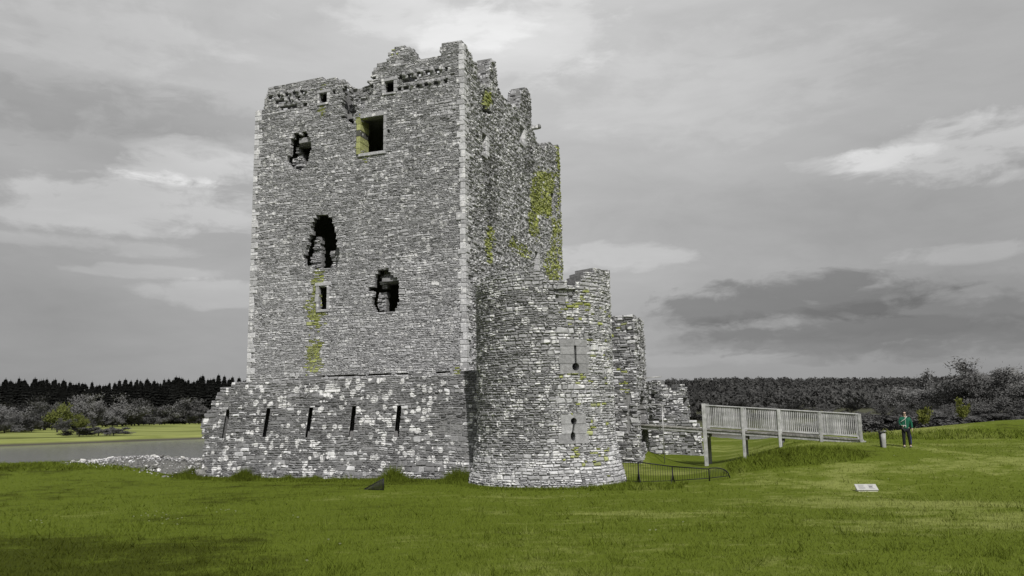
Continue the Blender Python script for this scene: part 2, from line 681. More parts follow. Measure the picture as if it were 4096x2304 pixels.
class Masonry:
    """A rubble wall face laid in rough courses: a mortar core with every stone proud of it."""

    def __init__(self, rnd, surf, thick, tone, hr=(.14, .26), lr=(.12, .40), rowh=.10, max_seg=99., proud=(.0, .04), warp=1.0, ends=True, back=.10, force=(), ins=.03):
        self.r, self.surf0, self.thick, self.tone = rnd, surf, thick, tone
        self.hr, self.lr, self.rowh, self.max_seg, self.proud, self.warp, self.ends = hr, lr, rowh, max_seg, proud, warp, ends
        self.ph = rnd.uniform(0, 50)
        self.back, self.force, self.ins = back, force, ins
        self.stones = []
        self.core = Acc()
        self.surf = self.warped

    def warped(self, s, z, d):
        k = self.warp
        w_ = noise.noise(Vector((s * .45, z * .6, self.ph))) * .07 + noise.noise(Vector((s * 1.9, z * 2.3, self.ph + 7))) * .035
        b_ = noise.noise(Vector((s * .5, z * .5, self.ph + 20))) * .03
        return self.surf0(s, z + w_ * k, d + b_ * k)

    def stone(self, s0, s1, z0, z1, base, extra=0.0):
        r, S, back = self.r, self.surf, self.back
        w_, h_ = s1 - s0, z1 - z0
        g = min(.007, .10 * h_)
        d = base + r.uniform(*self.proud) + extra
        ins = min(self.ins, w_ * .18, h_ * .26)
        jx, jz = min(.05, w_ * .20), min(.035, h_ * .24)
        P = []
        cs = [(s0 + g, z0 + g), (s1 - g, z0 + g), (s1 - g, z1 - g), (s0 + g, z1 - g)]
        sg = [(1, 1), (-1, 1), (-1, -1), (1, -1)]
        js = [(r.uniform(-.35, 1) * jx * a, r.uniform(-.35, 1) * jz * b_) for a, b_ in sg]
        for (a, b_) in cs:
            P.append(S(a, b_, base - back))
        for (a, b_), (p, q) in zip(cs, js):
            P.append(S(a + p, b_ + q, d - ins * .8 + r.uniform(-.008, .006)))
        for (a, b_), (p, q), (m_, n_) in zip(cs, js, sg):
            P.append(S(a + p + m_ * ins * r.uniform(.6, 1.5), b_ + q + n_ * ins * r.uniform(.6, 1.4), d + r.uniform(-.018, .012)))
        col = self.tone((s0 + s1) / 2, (z0 + z1) / 2) if self.tone_at is None else self.tone(*self.tone_at)
        self.stones.append((w_ * h_, P, col))

    tone_at = None

    def core_box(self, s0, s1, z0, z1, d0, d1):
        S = self.surf
        n = max(1, int(math.ceil((s1 - s0) / self.max_seg)))
        v, f = [], []
        for i in range(n + 1):
            s = s0 + (s1 - s0) * i / n
            v += [S(s, z0, d0), S(s, z1, d0), S(s, z1, d1), S(s, z0, d1)]
        for i in range(n):
            a = i * 4
            for k in range(4):
                f.append((a + k, a + (k + 1) % 4, a + 4 + (k + 1) % 4, a + 4 + k))
        f.append((0, 1, 2, 3))
        e = n * 4
        f.append((e + 3, e + 2, e + 1, e))
        self.core.add(v, f)

    def chunk(self, s0, s1, z0, z1, dep, ex):
        r = self.r
        H = z1 - z0
        n = int(round(H / self.rowh * r.uniform(.55, 1.45)))
        n = max(1, min(4, n))
        cuts = sorted([z0, z1] + [lerp(z0, z1, (k + r.uniform(.75, 1.25)) / n) for k in range(0, n - 1)])
        for za, zb in zip(cuts, cuts[1:]):
            if zb - za < .025:
                continue
            s = s0
            while s < s1 - .01:
                L = r.uniform(*self.lr) * (.6 + .45 * (zb - za) / self.rowh)
                if s1 - (s + L) < self.lr[0] * .7:
                    L = s1 - s
                L = min(L, s1 - s)
                self.stone(s, s + L, za, zb, dep, ex + (r.uniform(-.04, .08) if dep < -.02 else 0))
                s += L

    def run(self, z0, z1, outline, holes=(), recesses=(), rough=.06, far=4.0):
        r = self.r
        z = z0
        while z < z1:
            h = r.uniform(*self.hr)
            zt = min(z + h, z1 + .02)
            for fz_ in self.force:
                if z < fz_ - 1e-6 < zt:
                    zt = fz_
            zm = (z + zt) / 2
            runs = crossings(outline, zm)
            lims = [q for ab in runs for q in ab]
            for poly, jag in holes:
                cr = [(a + r.uniform(-jag, jag), b_ + r.uniform(-jag, jag)) for a, b_ in crossings(poly, zm)]
                runs = subtract(runs, cr)
            parts = []
            for poly, jag, dep in recesses:
                cr = [(a + r.uniform(-jag, jag), b_ + r.uniform(-jag, jag)) for a, b_ in crossings(poly, zm)]
                inn = intersect(runs, cr)
                runs = subtract(runs, cr)
                parts += [(a, b_, -dep * r.uniform(.8, 1.1)) for a, b_ in inn if b_ - a > .02]
            parts += [(a, b_, 0.0) for a, b_ in runs if b_ - a > .05]
            T = self.thick(zm)
            for a, b_, dep in parts:
                th = max(T, -dep + .4) if dep < -.02 else T
                self.core_box(a + .01, b_ - .01, z, zt, dep - .035, -th)
                s, end = a, b_
                if a in lims:
                    s += r.uniform(-rough, rough * .3) * .5
                if b_ in lims:
                    end += r.uniform(-rough * .3, rough) * .5
                if dep < -.9:
                    continue
                a_, b2 = s, end
                while s < end - .02:
                    L = r.uniform(.3, 1.0)
                    if end - (s + L) < .25:
                        L = end - s
                    if not (dep < -.02 and r.random() < .15):
                        self.chunk(s, s + L, z, zt, dep, r.uniform(-.012, .012))
                    s += L
                # the broken or dressed end of the run that faces the lens side
                if self.ends and dep == 0 and .15 < T < 1.2 and a_ > min(lims) + .001 or (self.ends == 'all' and dep == 0):
                    S0 = self.surf
                    self.surf = lambda t_, z_, d_, S0=S0, a=a: S0(a - d_, z_, -t_)
                    self.tone_at = (a + .1, zm)
                    t_ = .02
                    while t_ < T - .05:
                        L = min(r.uniform(.15, .4), T - t_)
                        self.chunk(t_, t_ + L, z, zt, -.005, r.uniform(-.05, .05))
                        t_ += L
                    self.surf = S0
                    self.tone_at = None
            z = zt


SF = [(0, 1, 5, 4), (1, 2, 6, 5), (2, 3, 7, 6), (3, 0, 4, 7), (4, 5, 9, 8), (5, 6, 10, 9), (6, 7, 11, 10), (7, 4, 8, 11), (8, 9, 10, 11)]


def lay(mason, core_name, parent, n_big, flip=False, mat='stone'):
    core = mason.core.build(core_name, M['core'], parent)
    SFx = [tuple(reversed(q)) for q in SF] if flip else SF
    st = sorted(mason.stones, key=lambda q: -q[0])
    for area, P, col in st[:n_big]:
        mesh_obj('stone', P, SFx, M[mat], core, cols=[col] * 12)
    rest = Acc()
    for area, P, col in st[n_big:]:
        rest.add(P, SFx, col)
    o = rest.build('small_stones', M[mat], core)
    o['kind'] = 'stuff'
    return core


def in_poly(poly, s, z):
    for a, b_ in crossings(poly, z):
        if a <= s <= b_:
            return True
    return False


MOSS = (.34, .375, .10)


def make_tone(rnd, base, spread=.20, pale=.05, moss=(), zones=()):
    def tone(s, z):
        g = base * math.exp(rnd.gauss(0, spread))
        pl = pale
        for poly, mul, pp in zones:
            if in_poly(poly, s, z):
                g *= mul
                pl = pp
        q = rnd.random()
        if q < pl:
            g = rnd.uniform(.50, .72)
        elif q < pl * 2.2:
            g = max(g, rnd.uniform(.36, .48))
        elif q > .955:
            g *= .5
        g = min(g, .75)
        c = (g * .985, g * .99, g * 1.03)
        for poly, amt in moss:
            if in_poly(poly, s + rnd.gauss(0, .12), z + rnd.gauss(0, .15)) and rnd.random() < min(1, amt * 1.2):
                k = rnd.uniform(.7, 1.2)
                m_ = rnd.uniform(.75, 1.0)
                c = tuple(lerp(c[i], MOSS[i] * k, m_) for i in range(3))
                break
        return c
    return tone


# ------------------------------------------------------------------ the great tower
TC = Vector((-2.36, 39.5, GZ))                       # near corner at the ground
TW, TL = 13.1, 18.9
tower = empty('tower_house', (TC.x, TC.y, GZ), 'tall ruined grey rubble-stone tower house with empty windows and broken parapet', 'tower')


def f_sz(px, py):
    p = hit_plane(px, py, TC, V)
    return ((p - TC).dot(U), p.z)


def s_sz(px, py):
    p = hit_plane(px, py, TC, U)
    return ((p - TC).dot(V), p.z)


def FP(*pts):
    return [f_sz(*p) for p in pts]


def SP(*pts):
    return [s_sz(*p) for p in pts]


def rect(fn, x0, y0, x1, y1):
    return [fn(x0, y0), fn(x1, y0), fn(x1, y1), fn(x0, y1)]


def frect(x0, y0, x1, y1):
    """axis-true rectangle on the front face from two picture corners"""
    xm, ym = (x0 + x1) / 2, (y0 + y1) / 2
    sa, sb = f_sz(x0, ym)[0], f_sz(x1, ym)[0]
    za, zb = f_sz(xm, y0)[1], f_sz(xm, y1)[1]
    return [(sa, za), (sb, za), (sb, zb), (sa, zb)]


def srect(x0, y0, x1, y1):
    xm, ym = (x0 + x1) / 2, (y0 + y1) / 2
    sa, sb = s_sz(x0, ym)[0], s_sz(x1, ym)[0]
    za, zb = s_sz(xm, y0)[1], s_sz(xm, y1)[1]
    return [(sa, za), (sb, za), (sb, zb), (sa, zb)]


def front_surf(s, z, d):
    return TC + U * s - V * d + ZUP * (z - GZ)


def side_surf(s, z, d):
    return TC + V * s - U * d + ZUP * (z - GZ)


R1 = random.Random(11)
front_top = FP((1034, 440), (1054, 436), (1059, 392), (1068, 370), (1075, 348), (1105, 338), (1143, 328), (1220, 321), (1317, 311), (1375, 322), (1396, 341),
               (1428, 347), (1462, 333), (1481, 308), (1496, 268), (1520, 256), (1563, 234), (1549, 222), (1565, 205), (1583, 188), (1612, 182), (1645, 193),
               (1660, 211), (1675, 240), (1723, 234), (1768, 227), (1757, 205), (1766, 178), (1810, 169), (1838, 162))
ztop0 = front_top[-1][1]
front_outline = [(TW, GZ - .3), (TW, front_top[0][1])] + front_top + [(.10, ztop0), (.10, GZ - .3)]
W1, W2 = frect(1276, 370, 1311, 414), frect(1537, 322, 1578, 373)
W3, W6 = frect(1442, 466, 1537, 611), frect(1274, 1141, 1310, 1241)
W7 = frect(1522, 1128, 1579, 1247)
W5 = FP((1271, 857), (1305, 856), (1328, 872), (1336, 905), (1336, 960), (1318, 975), (1300, 1000), (1298, 1070), (1258, 1072), (1253, 1000), (1256, 950), (1240, 915), (1254, 880))
W5r = FP((1240, 935), (1340, 935), (1350, 990), (1360, 1010), (1350, 1060), (1335, 1072), (1225, 1070), (1212, 1045), (1220, 990))
W4 = FP((1166, 568), (1236, 567), (1234, 600), (1226, 640), (1208, 678), (1196, 682), (1193, 640), (1180, 600))
W4r = FP((1180, 532), (1205, 535), (1222, 522), (1238, 548), (1243, 590), (1236, 625), (1222, 660), (1205, 686), (1175, 680), (1160, 668), (1146, 645), (1160, 600), (1164, 560))
W7r = FP((1512, 1075), (1545, 1078), (1575, 1105), (1592, 1125), (1590, 1165), (1598, 1195), (1585, 1225), (1578, 1248), (1500, 1250), (1484, 1215), (1490, 1165), (1500, 1110))
CLEFT = FP((1372, 345), (1395, 350), (1402, 400), (1425, 420), (1420, 455), (1410, 478), (1428, 500), (1395, 492), (1385, 480), (1362, 478), (1378, 440), (1365, 420), (1378, 390))
NOTCH = FP((1396, 335), (1470, 330), (1484, 345), (1470, 420), (1440, 440), (1402, 400))
ledge_z = f_sz(1400, 1502)[1]
LEDGES = []
for xa, xb in ((1152, 1198), (1212, 1300), (1306, 1462), (1470, 1562), (1585, 1640), (1740, 1800)):
    sa, sb = f_sz(xa, 1502)[0], f_sz(xb, 1498)[0]
    LEDGES.append([(sa, ledge_z + .05), (sb, ledge_z + .05), (sb, ledge_z - .05), (sa, ledge_z - .05)])
beam_holes = [frect(*q) for q in (
    (1592, 298, 1606, 318), (1628, 292, 1641, 310), (1666, 284, 1679, 303), (1704, 279, 1716, 296), (1741, 274, 1754, 293), (1782, 268, 1794, 286),
    (1590, 343, 1603, 361), (1612, 340, 1632, 360), (1664, 334, 1676, 352), (1697, 328, 1709, 346), (1735, 322, 1746, 340), (1776, 315, 1787, 331),
    (1608, 316, 1668, 330), (1713, 306, 1745, 314), (1802, 288, 1818, 310), (1466, 336, 1492, 356), (1476, 308, 1502, 322),
    (1109, 372, 1121, 390), (1142, 368, 1154, 385), (1171, 366, 1183, 381), (1201, 358, 1214, 374), (1072, 382, 1092, 397),
    (1126, 390, 1140, 408), (1151, 388, 1165, 406), (1180, 386, 1202, 402), (1100, 400, 1124, 411), (1120, 416, 1188, 432), (1210, 404, 1228, 420), (1330, 360, 1342, 378), (1352, 384, 1362, 396))]
hole_rows = ((0, 1, 2, 3, 4, 5), (6, 8, 9, 10, 11), (17, 18, 19, 20), (22, 23, 24))
force_z = [ledge_z - .045, ledge_z + .045]
for row in hole_rows:                                # each row of joist sockets sits on one level
    zc = sum((beam_holes[i][0][1] + beam_holes[i][2][1]) / 2 for i in row) / len(row)
    for i in row:
        sc_ = (beam_holes[i][0][0] + beam_holes[i][1][0]) / 2
        beam_holes[i] = [(sc_ - .13, zc + .14), (sc_ + .13, zc + .14), (sc_ + .13, zc - .14), (sc_ - .13, zc - .14)]
    force_z += [zc - .125, zc + .125]
slots = [frect(1434, 536, 1476, 549), frect(1537, 522, 1557, 532), frect(1472, 1150, 1523, 1161)]


moss_front = [(FP((1438, 468), (1476, 466), (1476, 605), (1468, 640), (1452, 630), (1430, 600), (1432, 550)), .8),
              (FP((1252, 1085), (1285, 1090), (1300, 1130), (1272, 1140), (1272, 1240), (1302, 1245), (1292, 1290), (1275, 1315), (1255, 1300), (1230, 1270), (1222, 1220), (1250, 1180)), .75),
              (FP((1240, 1375), (1290, 1365), (1290, 1450), (1280, 1495), (1225, 1495), (1222, 1400)), .8),
              (FP((1275, 415), (1300, 415), (1300, 450), (1280, 455)), .6), (FP((1285, 345), (1310, 343), (1310, 356), (1285, 358)), .7),
              (FP((1570, 208), (1585, 206), (1585, 218), (1570, 220)), .7), (FP((1820, 1475), (1855, 1460), (1855, 1490), (1815, 1500)), .5)]
zones_front = [(FP((1000, 1150), (1880, 1000), (1880, 1530), (1000, 1530)), 1.14, .025),
               (FP((1040, 1040), (1160, 1040), (1160, 1120), (1040, 1120)), 1.1, .03),
               (FP((1030, 330), (1840, 240), (1840, 330), (1040, 450)), .95, .03),
               (FP((1300, 470), (1460, 470), (1460, 700), (1300, 700)), 1.0, .03)]
fm = Masonry(R1, front_surf, lambda z: .36 if z > 18.2 else .32,
             make_tone(R1, .415, .10, .012, moss_front, zones_front), hr=(.13, .22), lr=(.09, .30), rowh=.08, force=tuple(force_z), proud=(.0, .022), ins=.018)
holes_f = [(W1, .0), (W2, .0), (W3, .0), (W6, .0), (W4, .05), (W5, .05), (W7, .03)] + [(h_, .02) for h_ in slots]
rec_f = [(W4r, .06, .75), (W5r, .07, .75), (W7r, .06, .75), (CLEFT, .10, 1.0), (NOTCH, .1, .3), *[(q, .08, 1.0) for q in LEDGES]] + [(h_, .02, 1.05) for h_ in beam_holes]
fm.run(GZ + 2.0, ztop0 + 2, front_outline, holes_f, rec_f)
front_core = lay(fm, 'front_wall', tower, 170, flip=True)

# side face
R2 = random.Random(23)
side_top = SP((1850, 163), (1870, 194), (1888, 223), (1906, 260), (1914, 300), (1921, 335), (1955, 345), (1962, 252), (1970, 231), (1980, 243), (1988, 290), (1991, 345),
              (2012, 386), (2026, 404), (2046, 418), (2078, 432), (2088, 362), (2106, 351), (2120, 375), (2126, 430), (2127, 492), (2142, 549), (2152, 574), (2180, 600),
              (2192, 572), (2208, 570), (2216, 592), (2226, 584), (2250, 584))
side_outline = [(.06, GZ - .3), (.06, side_top[0][1])] + side_top + [(TL, side_top[-1][1] - .3), (TL, GZ - .3)]
S1, S2, S3, S4 = srect(1929, 535, 1944, 617), srect(2080, 506, 2096, 572), srect(2206, 774, 2216, 860), srect(2138, 1006, 2150, 1080)
SDARK = SP((1926, 375), (1938, 372), (1942, 430), (1966, 445), (1968, 462), (1930, 455))
moss_side = [(SP((1935, 368), (1968, 370), (1966, 430), (1940, 430)), .85),
             (SP((2135, 690), (2160, 685), (2205, 695), (2225, 690), (2215, 740), (2205, 860), (2225, 870), (2235, 930), (2215, 950), (2205, 880), (2170, 860), (2125, 850), (2120, 780)), .8),
             (SP((2110, 840), (2150, 860), (2160, 960), (2120, 950)), .7), (SP((2225, 660), (2250, 660), (2258, 1130), (2236, 1130), (2228, 900)), .35), (SP((2205, 940), (2225, 950), (2240, 1130), (2200, 1130), (2170, 1060), (2200, 1000)), .65),
             (SP((2035, 950), (2060, 960), (2120, 1000), (2130, 1030), (2090, 1025), (2040, 985)), .7),
             (SP((1950, 900), (1975, 905), (1985, 960), (1965, 1000), (1975, 1060), (1955, 1065), (1940, 990)), .65),
             (SP((2226, 590), (2254, 590), (2250, 660), (2235, 670), (2222, 640)), .8)]
zones_side = [(SP((1925, 620), (1985, 620), (1990, 900), (1950, 900)), .62, .01), (SP((2090, 560), (2130, 590), (2140, 700), (2100, 690)), .7, .01),
              (SP((2080, 370), (2126, 380), (2126, 520), (2090, 500)), .8, .01)]
sm_ = Masonry(R2, side_surf, lambda z: .95 if z > 16.4 else .32,
              make_tone(R2, .40, .27, .03, moss_side, zones_side), hr=(.15, .26), lr=(.12, .42), rowh=.10, proud=(-.03, .07), ends='all')
sm_.run(GZ + 1.0, max(q[1] for q in side_top), side_outline,
        [(S1, .0), (S2, .0), (S3, .0), (S4, .0)], [(SDARK, .15, .5)])
side_core = lay(sm_, 'side_wall', tower, 130, flip=False)


def slab(name, c0, c1, z0, z1, mat, parent):
    """box spanned by tower coordinates (s along U, t along V)"""
    pts = [TC + U * s + V * t_ + ZUP * (z - GZ) for z in (z0, z1) for s, t_ in ((c0[0], c0[1]), (c1[0], c0[1]), (c1[0], c1[1]), (c0[0], c1[1]))]
    return mesh_obj(name, pts, BOXF, mat, parent)


SEAL_Z = max(q[1] for q in W3) + .25
print('VAULT', SEAL_Z, 'notch', f_sz(1428, 347), 'S', [round(q[1], 1) for q in side_top])
slab('left_wall', (TW - 1.2, .36), (TW - .05, TL - 1.3), GZ, SEAL_Z + .2, M['core'], tower)
slab('rear_wall', (.36, TL - 1.28), (TW - .05, TL - .03), GZ, SEAL_Z + .1, M['core'], tower)
slab('vault', (.42, .42), (TW - .1, TL - .1), SEAL_Z, SEAL_Z + .3, M['core'], tower)  # slab added to shut skylight out of the hollow shell, so windows stay black

for r4 in (W1, W2):                                  # closed boxes added behind the two parapet openings to keep them black
    a0, a1 = min(q[0] for q in r4) - .5, max(q[0] for q in r4) + .7
    b0, b1 = min(q[1] for q in r4) - .15, max(q[1] for q in r4) + .2
    ch_ = Acc()
    for (c0, c1, z0_, z1_) in (((a0, .30), (a1, 1.6), b0 - .15, b0), ((a0, .30), (a1, 1.6), b1, b1 + .15), ((a0 - .15, .30), (a0, 1.6), b0 - .15, b1 + .15),
                               ((a1, .30), (a1 + .15, 1.6), b0 - .15, b1 + .15), ((a0 - .15, 1.6), (a1 + .15, 1.75), b0 - .15, b1 + .15)):
        ch_.add([TC + U * s_ + V * t_ + ZUP * (z_ - GZ) for z_ in (z0_, z1_) for s_, t_ in ((c0[0], c0[1]), (c1[0], c0[1]), (c1[0], c1[1]), (c0[0], c1[1]))], BOXF)
    ch_.build('wall_chamber', M['core'], tower)

# quoins up the near corner and the left corner: big dressed blocks, alternately long and short
RQ = random.Random(5)


def dressed(name, c, ax, ay, az_, sx, sy, sz, g, parent, ch=.02):
    v, f = cbox(c, ax, ay, az_, sx, sy, sz, ch)
    g2 = (g * .985, g * .99, g * 1.03)
    return mesh_obj(name, v, f, M['stone_pale'], parent, cols=[g2] * len(v))


z = GZ + 2.2
k = 0
while z < 21.2:
    h = RQ.uniform(.17, .40)
    if z < ztop0 - .5:
        a, b_ = (RQ.uniform(.26, .52), RQ.uniform(.3, .4)) if k % 2 else (RQ.uniform(.2, .34), RQ.uniform(.4, .7))
        c = TC + U * (a / 2 - .03 + RQ.uniform(-.012, .012)) + V * (b_ / 2 - .035 + RQ.uniform(-.012, .012)) + ZUP * (z + h / 2 - GZ)
        dressed('quoin', c, U, V, ZUP, a, b_, h - .012, RQ.choice((.40, .46, .52, .58, .64)), tower)
    z += h
    k += 1
z = GZ + 2.2
k = 0
zl = front_top[0][1]
while z < zl - .2:
    h = RQ.uniform(.17, .38)
    a = RQ.uniform(.2, .55)
    c = TC + U * (TW - a / 2 + .03) + V * (.3 - .035) + ZUP * (z + h / 2 - GZ)
    dressed('quoin', c, U, V, ZUP, a, .6, h - .012, RQ.choice((.36, .42, .5, .6, .68)), tower)
    z += h
    k += 1


def window_trim(r4, jl=.2, jr=.2, lh=.25, sh=.2, gs=(.42, .36, .40, .40), dep=.5, face='f', n_j=3):
    s0, s1 = min(q[0] for q in r4), max(q[0] for q in r4)
    z0, z1 = min(q[1] for q in r4), max(q[1] for q in r4)
    A, N, core = (U, V, front_core) if face == 'f' else (V, U, side_core)
    sf = front_surf if face == 'f' else side_surf

    def blk(name, sa, sb, za, zb, g, pr):
        c = sf((sa + sb) / 2, (za + zb) / 2, pr - dep / 2)
        dressed(name, c, A, N, ZUP, sb - sa, dep, zb - za, g, core, .012)
    if lh:
        blk('lintel', s0 - jl * 1.3, s1 + jr * 1.3, z1 - .03, z1 + lh, gs[0], .062)
    if sh:
        blk('sill', s0 - .1, s1 + .1, z0 - sh, z0 + .03, gs[1], .066)
    for k_ in range(n_j):
        za = lerp(z0 + .035, z1 - .035, k_ / n_j)
        zb = lerp(z0 + .035, z1 - .035, (k_ + 1) / n_j) - .015
        if jr:
            blk('jamb', s1 - .03, s1 + jr * RQ.uniform(.8, 1.3), za, zb, gs[2] * RQ.uniform(.85, 1.15), .058 + .004 * (k_ % 2))
        if jl:
            blk('jamb', s0 - jl * RQ.uniform(.8, 1.3), s0 + .03, za, zb, gs[3] * RQ.uniform(.85, 1.15), .058 + .004 * (k_ % 2))


window_trim(W1, .14, .10, .12, .10, (.36, .36, .36, .5), dep=.2)
window_trim(W2, .14, .12, .14, .08, (.38, .36, .38, .40), dep=.2)
window_trim(W3, .14, .0, .22, .14, (.36, .42, .30, .36), n_j=5)
window_trim(W6, .16, .16, .15, .10, (.46, .40, .40, .38), dep=.22, n_j=3)
window_trim(S1, 0, .32, .22, .18, (.35, .40, .55, .45), face='s', n_j=4)
window_trim(S2, .0, .32, .22, .2, (.35, .40, .5, .45), face='s', n_j=3)
window_trim(S4, 0, .32, .22, .18, (.35, .40, .5, .45), face='s', n_j=3)
q0, q1 = max(p[0] for p in W3), min(p[1] for p in W3)
zz0, zz1 = min(p[1] for p in W3), max(p[1] for p in W3)
for k_ in range(6):
    za, zb = lerp(zz0, zz1, k_ / 6), lerp(zz0, zz1, (k_ + 1) / 6) - .012
    v, f = cbox(front_surf(q0 + .10 + .01 * (k_ % 2), (za + zb) / 2, -.42), U, V, ZUP, .24, .98, zb - za, .012)
    kk = RQ.uniform(.7, 1.0)
    mesh_obj('jamb', v, f, M['stone'], front_core, cols=[(.40 * kk, .42 * kk, .19 * kk) if k_ != 3 else (.1, .1, .09)] * len(v))
# loose lintels hanging in the two broken windows
for poly, (xa, ya, xb, yb), g in ((W4r, (1188, 545, 1236, 566), .32), (W7r, (1520, 1108, 1582, 1124), .27)):
    q = frect(xa, ya, xb, yb)
    s0, s1, z0, z1 = min(p[0] for p in q), max(p[0] for p in q), min(p[1] for p in q), max(p[1] for p in q)
    dressed('lintel', front_surf((s0 + s1) / 2, (z0 + z1) / 2, -.45), U, V, ZUP, s1 - s0, .5, z1 - z0, g, front_core)
# corbels between the joist holes of the parapet
for xa, ya in ((1618, 300), (1652, 292), (1690, 287), (1728, 281), (1765, 276), (1650, 341), (1686, 336), (1721, 331), (1758, 324),
               (1131, 378), (1163, 373), (1192, 366), (1225, 362), (1148, 402), (1172, 398)):
    s, z = f_sz(xa, ya)
    dressed('corbel', front_surf(s, z, .02), U, V, ZUP, .17, .34, .17, RQ.uniform(.26, .46), front_core, .03)
# waterspout on the side parapet
s, z = s_sz(2128, 512)
c = side_surf(s, z, .2)
dressed('waterspout', c, V, U, ZUP, .28, .55, .26, .38, side_core, .05)
dressed('waterspout', side_surf(s, z + .04, .52), V, U, ZUP, .34, .2, .32, .22, side_core, .08)

# ------------------------------------------------------------------ artillery wall
WZ0 = -1.0
WB = .20
WO = RTC - V * .35 + ZUP * 0


def wall_surf(s, z, d):
    return WO + U * s - V * (d - WB * (z - WZ0)) + ZUP * z


WN = (V - ZUP * WB)          # plane normal (inward, battered)


def w_sz(px, py):
    o = WO + ZUP * WZ0
    p = hit_plane(px, py, o, WN)
    return ((p - WO).dot(U), p.z)


def WP(*pts):
    return [w_sz(*p) for p in pts]


R3 = random.Random(31)
wall_top = WP((816, 1885), (814, 1800), (820, 1760), (806, 1735), (801, 1700), (812, 1668), (838, 1640), (850, 1610), (872, 1575), (892, 1547), (930, 1540), (1000, 1536), (1080, 1528),
              (1140, 1512), (1160, 1510), (1240, 1513), (1300, 1514), (1400, 1511), (1480, 1510), (1560, 1506), (1640, 1497), (1700, 1502), (1760, 1497), (1820, 1492), (1850, 1490), (1880, 1488))
wall_outline = [(w_sz(816, 1885)[0], WZ0 - .2)] + wall_top + [(.8, wall_top[-1][1]), (.8, WZ0 - .2)]
slit_px = ((909, 1638, 897, 1742), (1071, 1637, 1060, 1741), (1241, 1637, 1233, 1742), (1415, 1630, 1405, 1738), (1595, 1630, 1588, 1738))
slit_rects = []
for xt, yt, xb, yb in slit_px:
    s0, za = w_sz(xt, yt)
    s1, zb = w_sz(xb, yb)
    s = (s0 + s1) / 2
    slit_rects.append([(s - .085, za + .07), (s + .105, za + .07), (s + .105, zb - .07), (s - .085, zb - .07)])
SLZ = (min(p[1] for q in slit_rects for p in q) - .2, max(p[1] for q in slit_rects for p in q) + .2)
art = empty('artillery_wall', tuple(WO + U * 7 + ZUP * GZ), 'low battered grey stone wall with five vertical arrow slits in front of the tower', 'wall')
zones_w = [(WP((780, 1740), (1900, 1740), (1900, 1960), (780, 1960)), 1.05, .06), (WP((1000, 1530), (1860, 1490), (1860, 1570), (1000, 1590)), 1.2, .03)]
wmz = Masonry(R3, wall_surf, lambda z: .045 if SLZ[0] < z < SLZ[1] else 1.1, make_tone(R3, .205, .13, .02, (), zones_w), hr=(.12, .24), lr=(.09, .30), rowh=.088, proud=(-.005, .028), ends=False, back=.03, ins=.02)
wmz.run(WZ0, max(q[1] for q in wall_top), wall_outline, [(q, .0) for q in slit_rects], (), rough=.15)
lay(wmz, 'wall_core', art, 300, flip=True, mat='stone_spotty')
for nm, s0, s1, d0, d1 in (('rear_face', .8, 14.3, -1.25, -1.0), ('end_core', w_sz(903, 1690)[0] + .25, w_sz(845, 1640)[0] - .1, -1.2, -.1)):
    mesh_obj(nm, [wall_surf(a, z_, d_) for z_ in (SLZ[0] - .4, SLZ[1] + .4) for a, d_ in ((s0, d0), (s1, d0), (s1, d1), (s0, d1))], BOXF, M['core'], art)

# ------------------------------------------------------------------ round tower
RR = 2.50


def rt_r(z):
    return RR + .10 * sm(1.2, -.1, z) + .24 * sm(.35, -.9, z)


def rt_surf(s, z, d):
    a = s / RR
    r = rt_r(z) + d
    return Vector((RTC.x + r * math.sin(a), RTC.y - r * math.cos(a), z))


def r_sz(px, py):
    r = ray(px, py)
    dx, dy = r.x, r.y
    ox, oy = EYE.x - RTC.x, EYE.y - RTC.y
    R = RR + .02
    for _ in range(3):
        A = dx * dx + dy * dy
        B = ox * dx + oy * dy
        C_ = ox * ox + oy * oy - R * R
        disc = B * B - A * C_
        tt = (-B - math.sqrt(max(disc, 0))) / A
        p = EYE + r * tt
        R = rt_r(p.z)
    return (math.atan2(p.x - RTC.x, -(p.y - RTC.y)) * RR, p.z)


def RP(*pts):
    return [r_sz(*p) for p in pts]


R4 = random.Random(47)
rtop = RP((1908, 1158), (1931, 1106), (1975, 1090), (2028, 1085), (2076, 1080), (2131, 1070), (2160, 1090), (2186, 1120), (2230, 1124), (2269, 1130), (2308, 1134), (2318, 1118),
          (2335, 1098), (2352, 1086), (2373, 1080), (2440, 1086))
zL, zR = rtop[0][1], rtop[-1][1]
sB = math.pi * RR * .985
rt_outline = [(-sB, -1.1), (-sB, zL - .8), (-sB * .7, zL - .4)] + rtop + [(sB * .7, zR - .2), (sB, zR - 1.0), (sB, -1.1)]
art_tower = empty('round_tower', (RTC.x, RTC.y, GZ), 'squat round stone tower with two keyhole gun loops at the wall corner', 'tower')
panel_up = RP((2262, 1356), (2328, 1356), (2328, 1382), (2350, 1390), (2350, 1492), (2240, 1492), (2240, 1440), (2250, 1385))
sA0, sA1 = r_sz(2242, 1430)[0], r_sz(2350, 1430)[0]
zA0, zA1 = r_sz(2300, 1494)[1], r_sz(2300, 1356)[1]
sB0, sB1 = r_sz(2243, 1715)[0], r_sz(2346, 1715)[0]
zB0, zB1 = r_sz(2293, 1775)[1], r_sz(2293, 1655)[1]
PA = [(sA0 + .06, zA0 + .02), (sA1 - .06, zA0 + .02), (sA1 - .06, zA1 - .02), (sA0 + .06, zA1 - .02)]
PB = [(sB0 + .06, zB0 + .02), (sB1 - .06, zB0 + .02), (sB1 - .06, zB1 - .02), (sB0 + .06, zB1 - .02)]
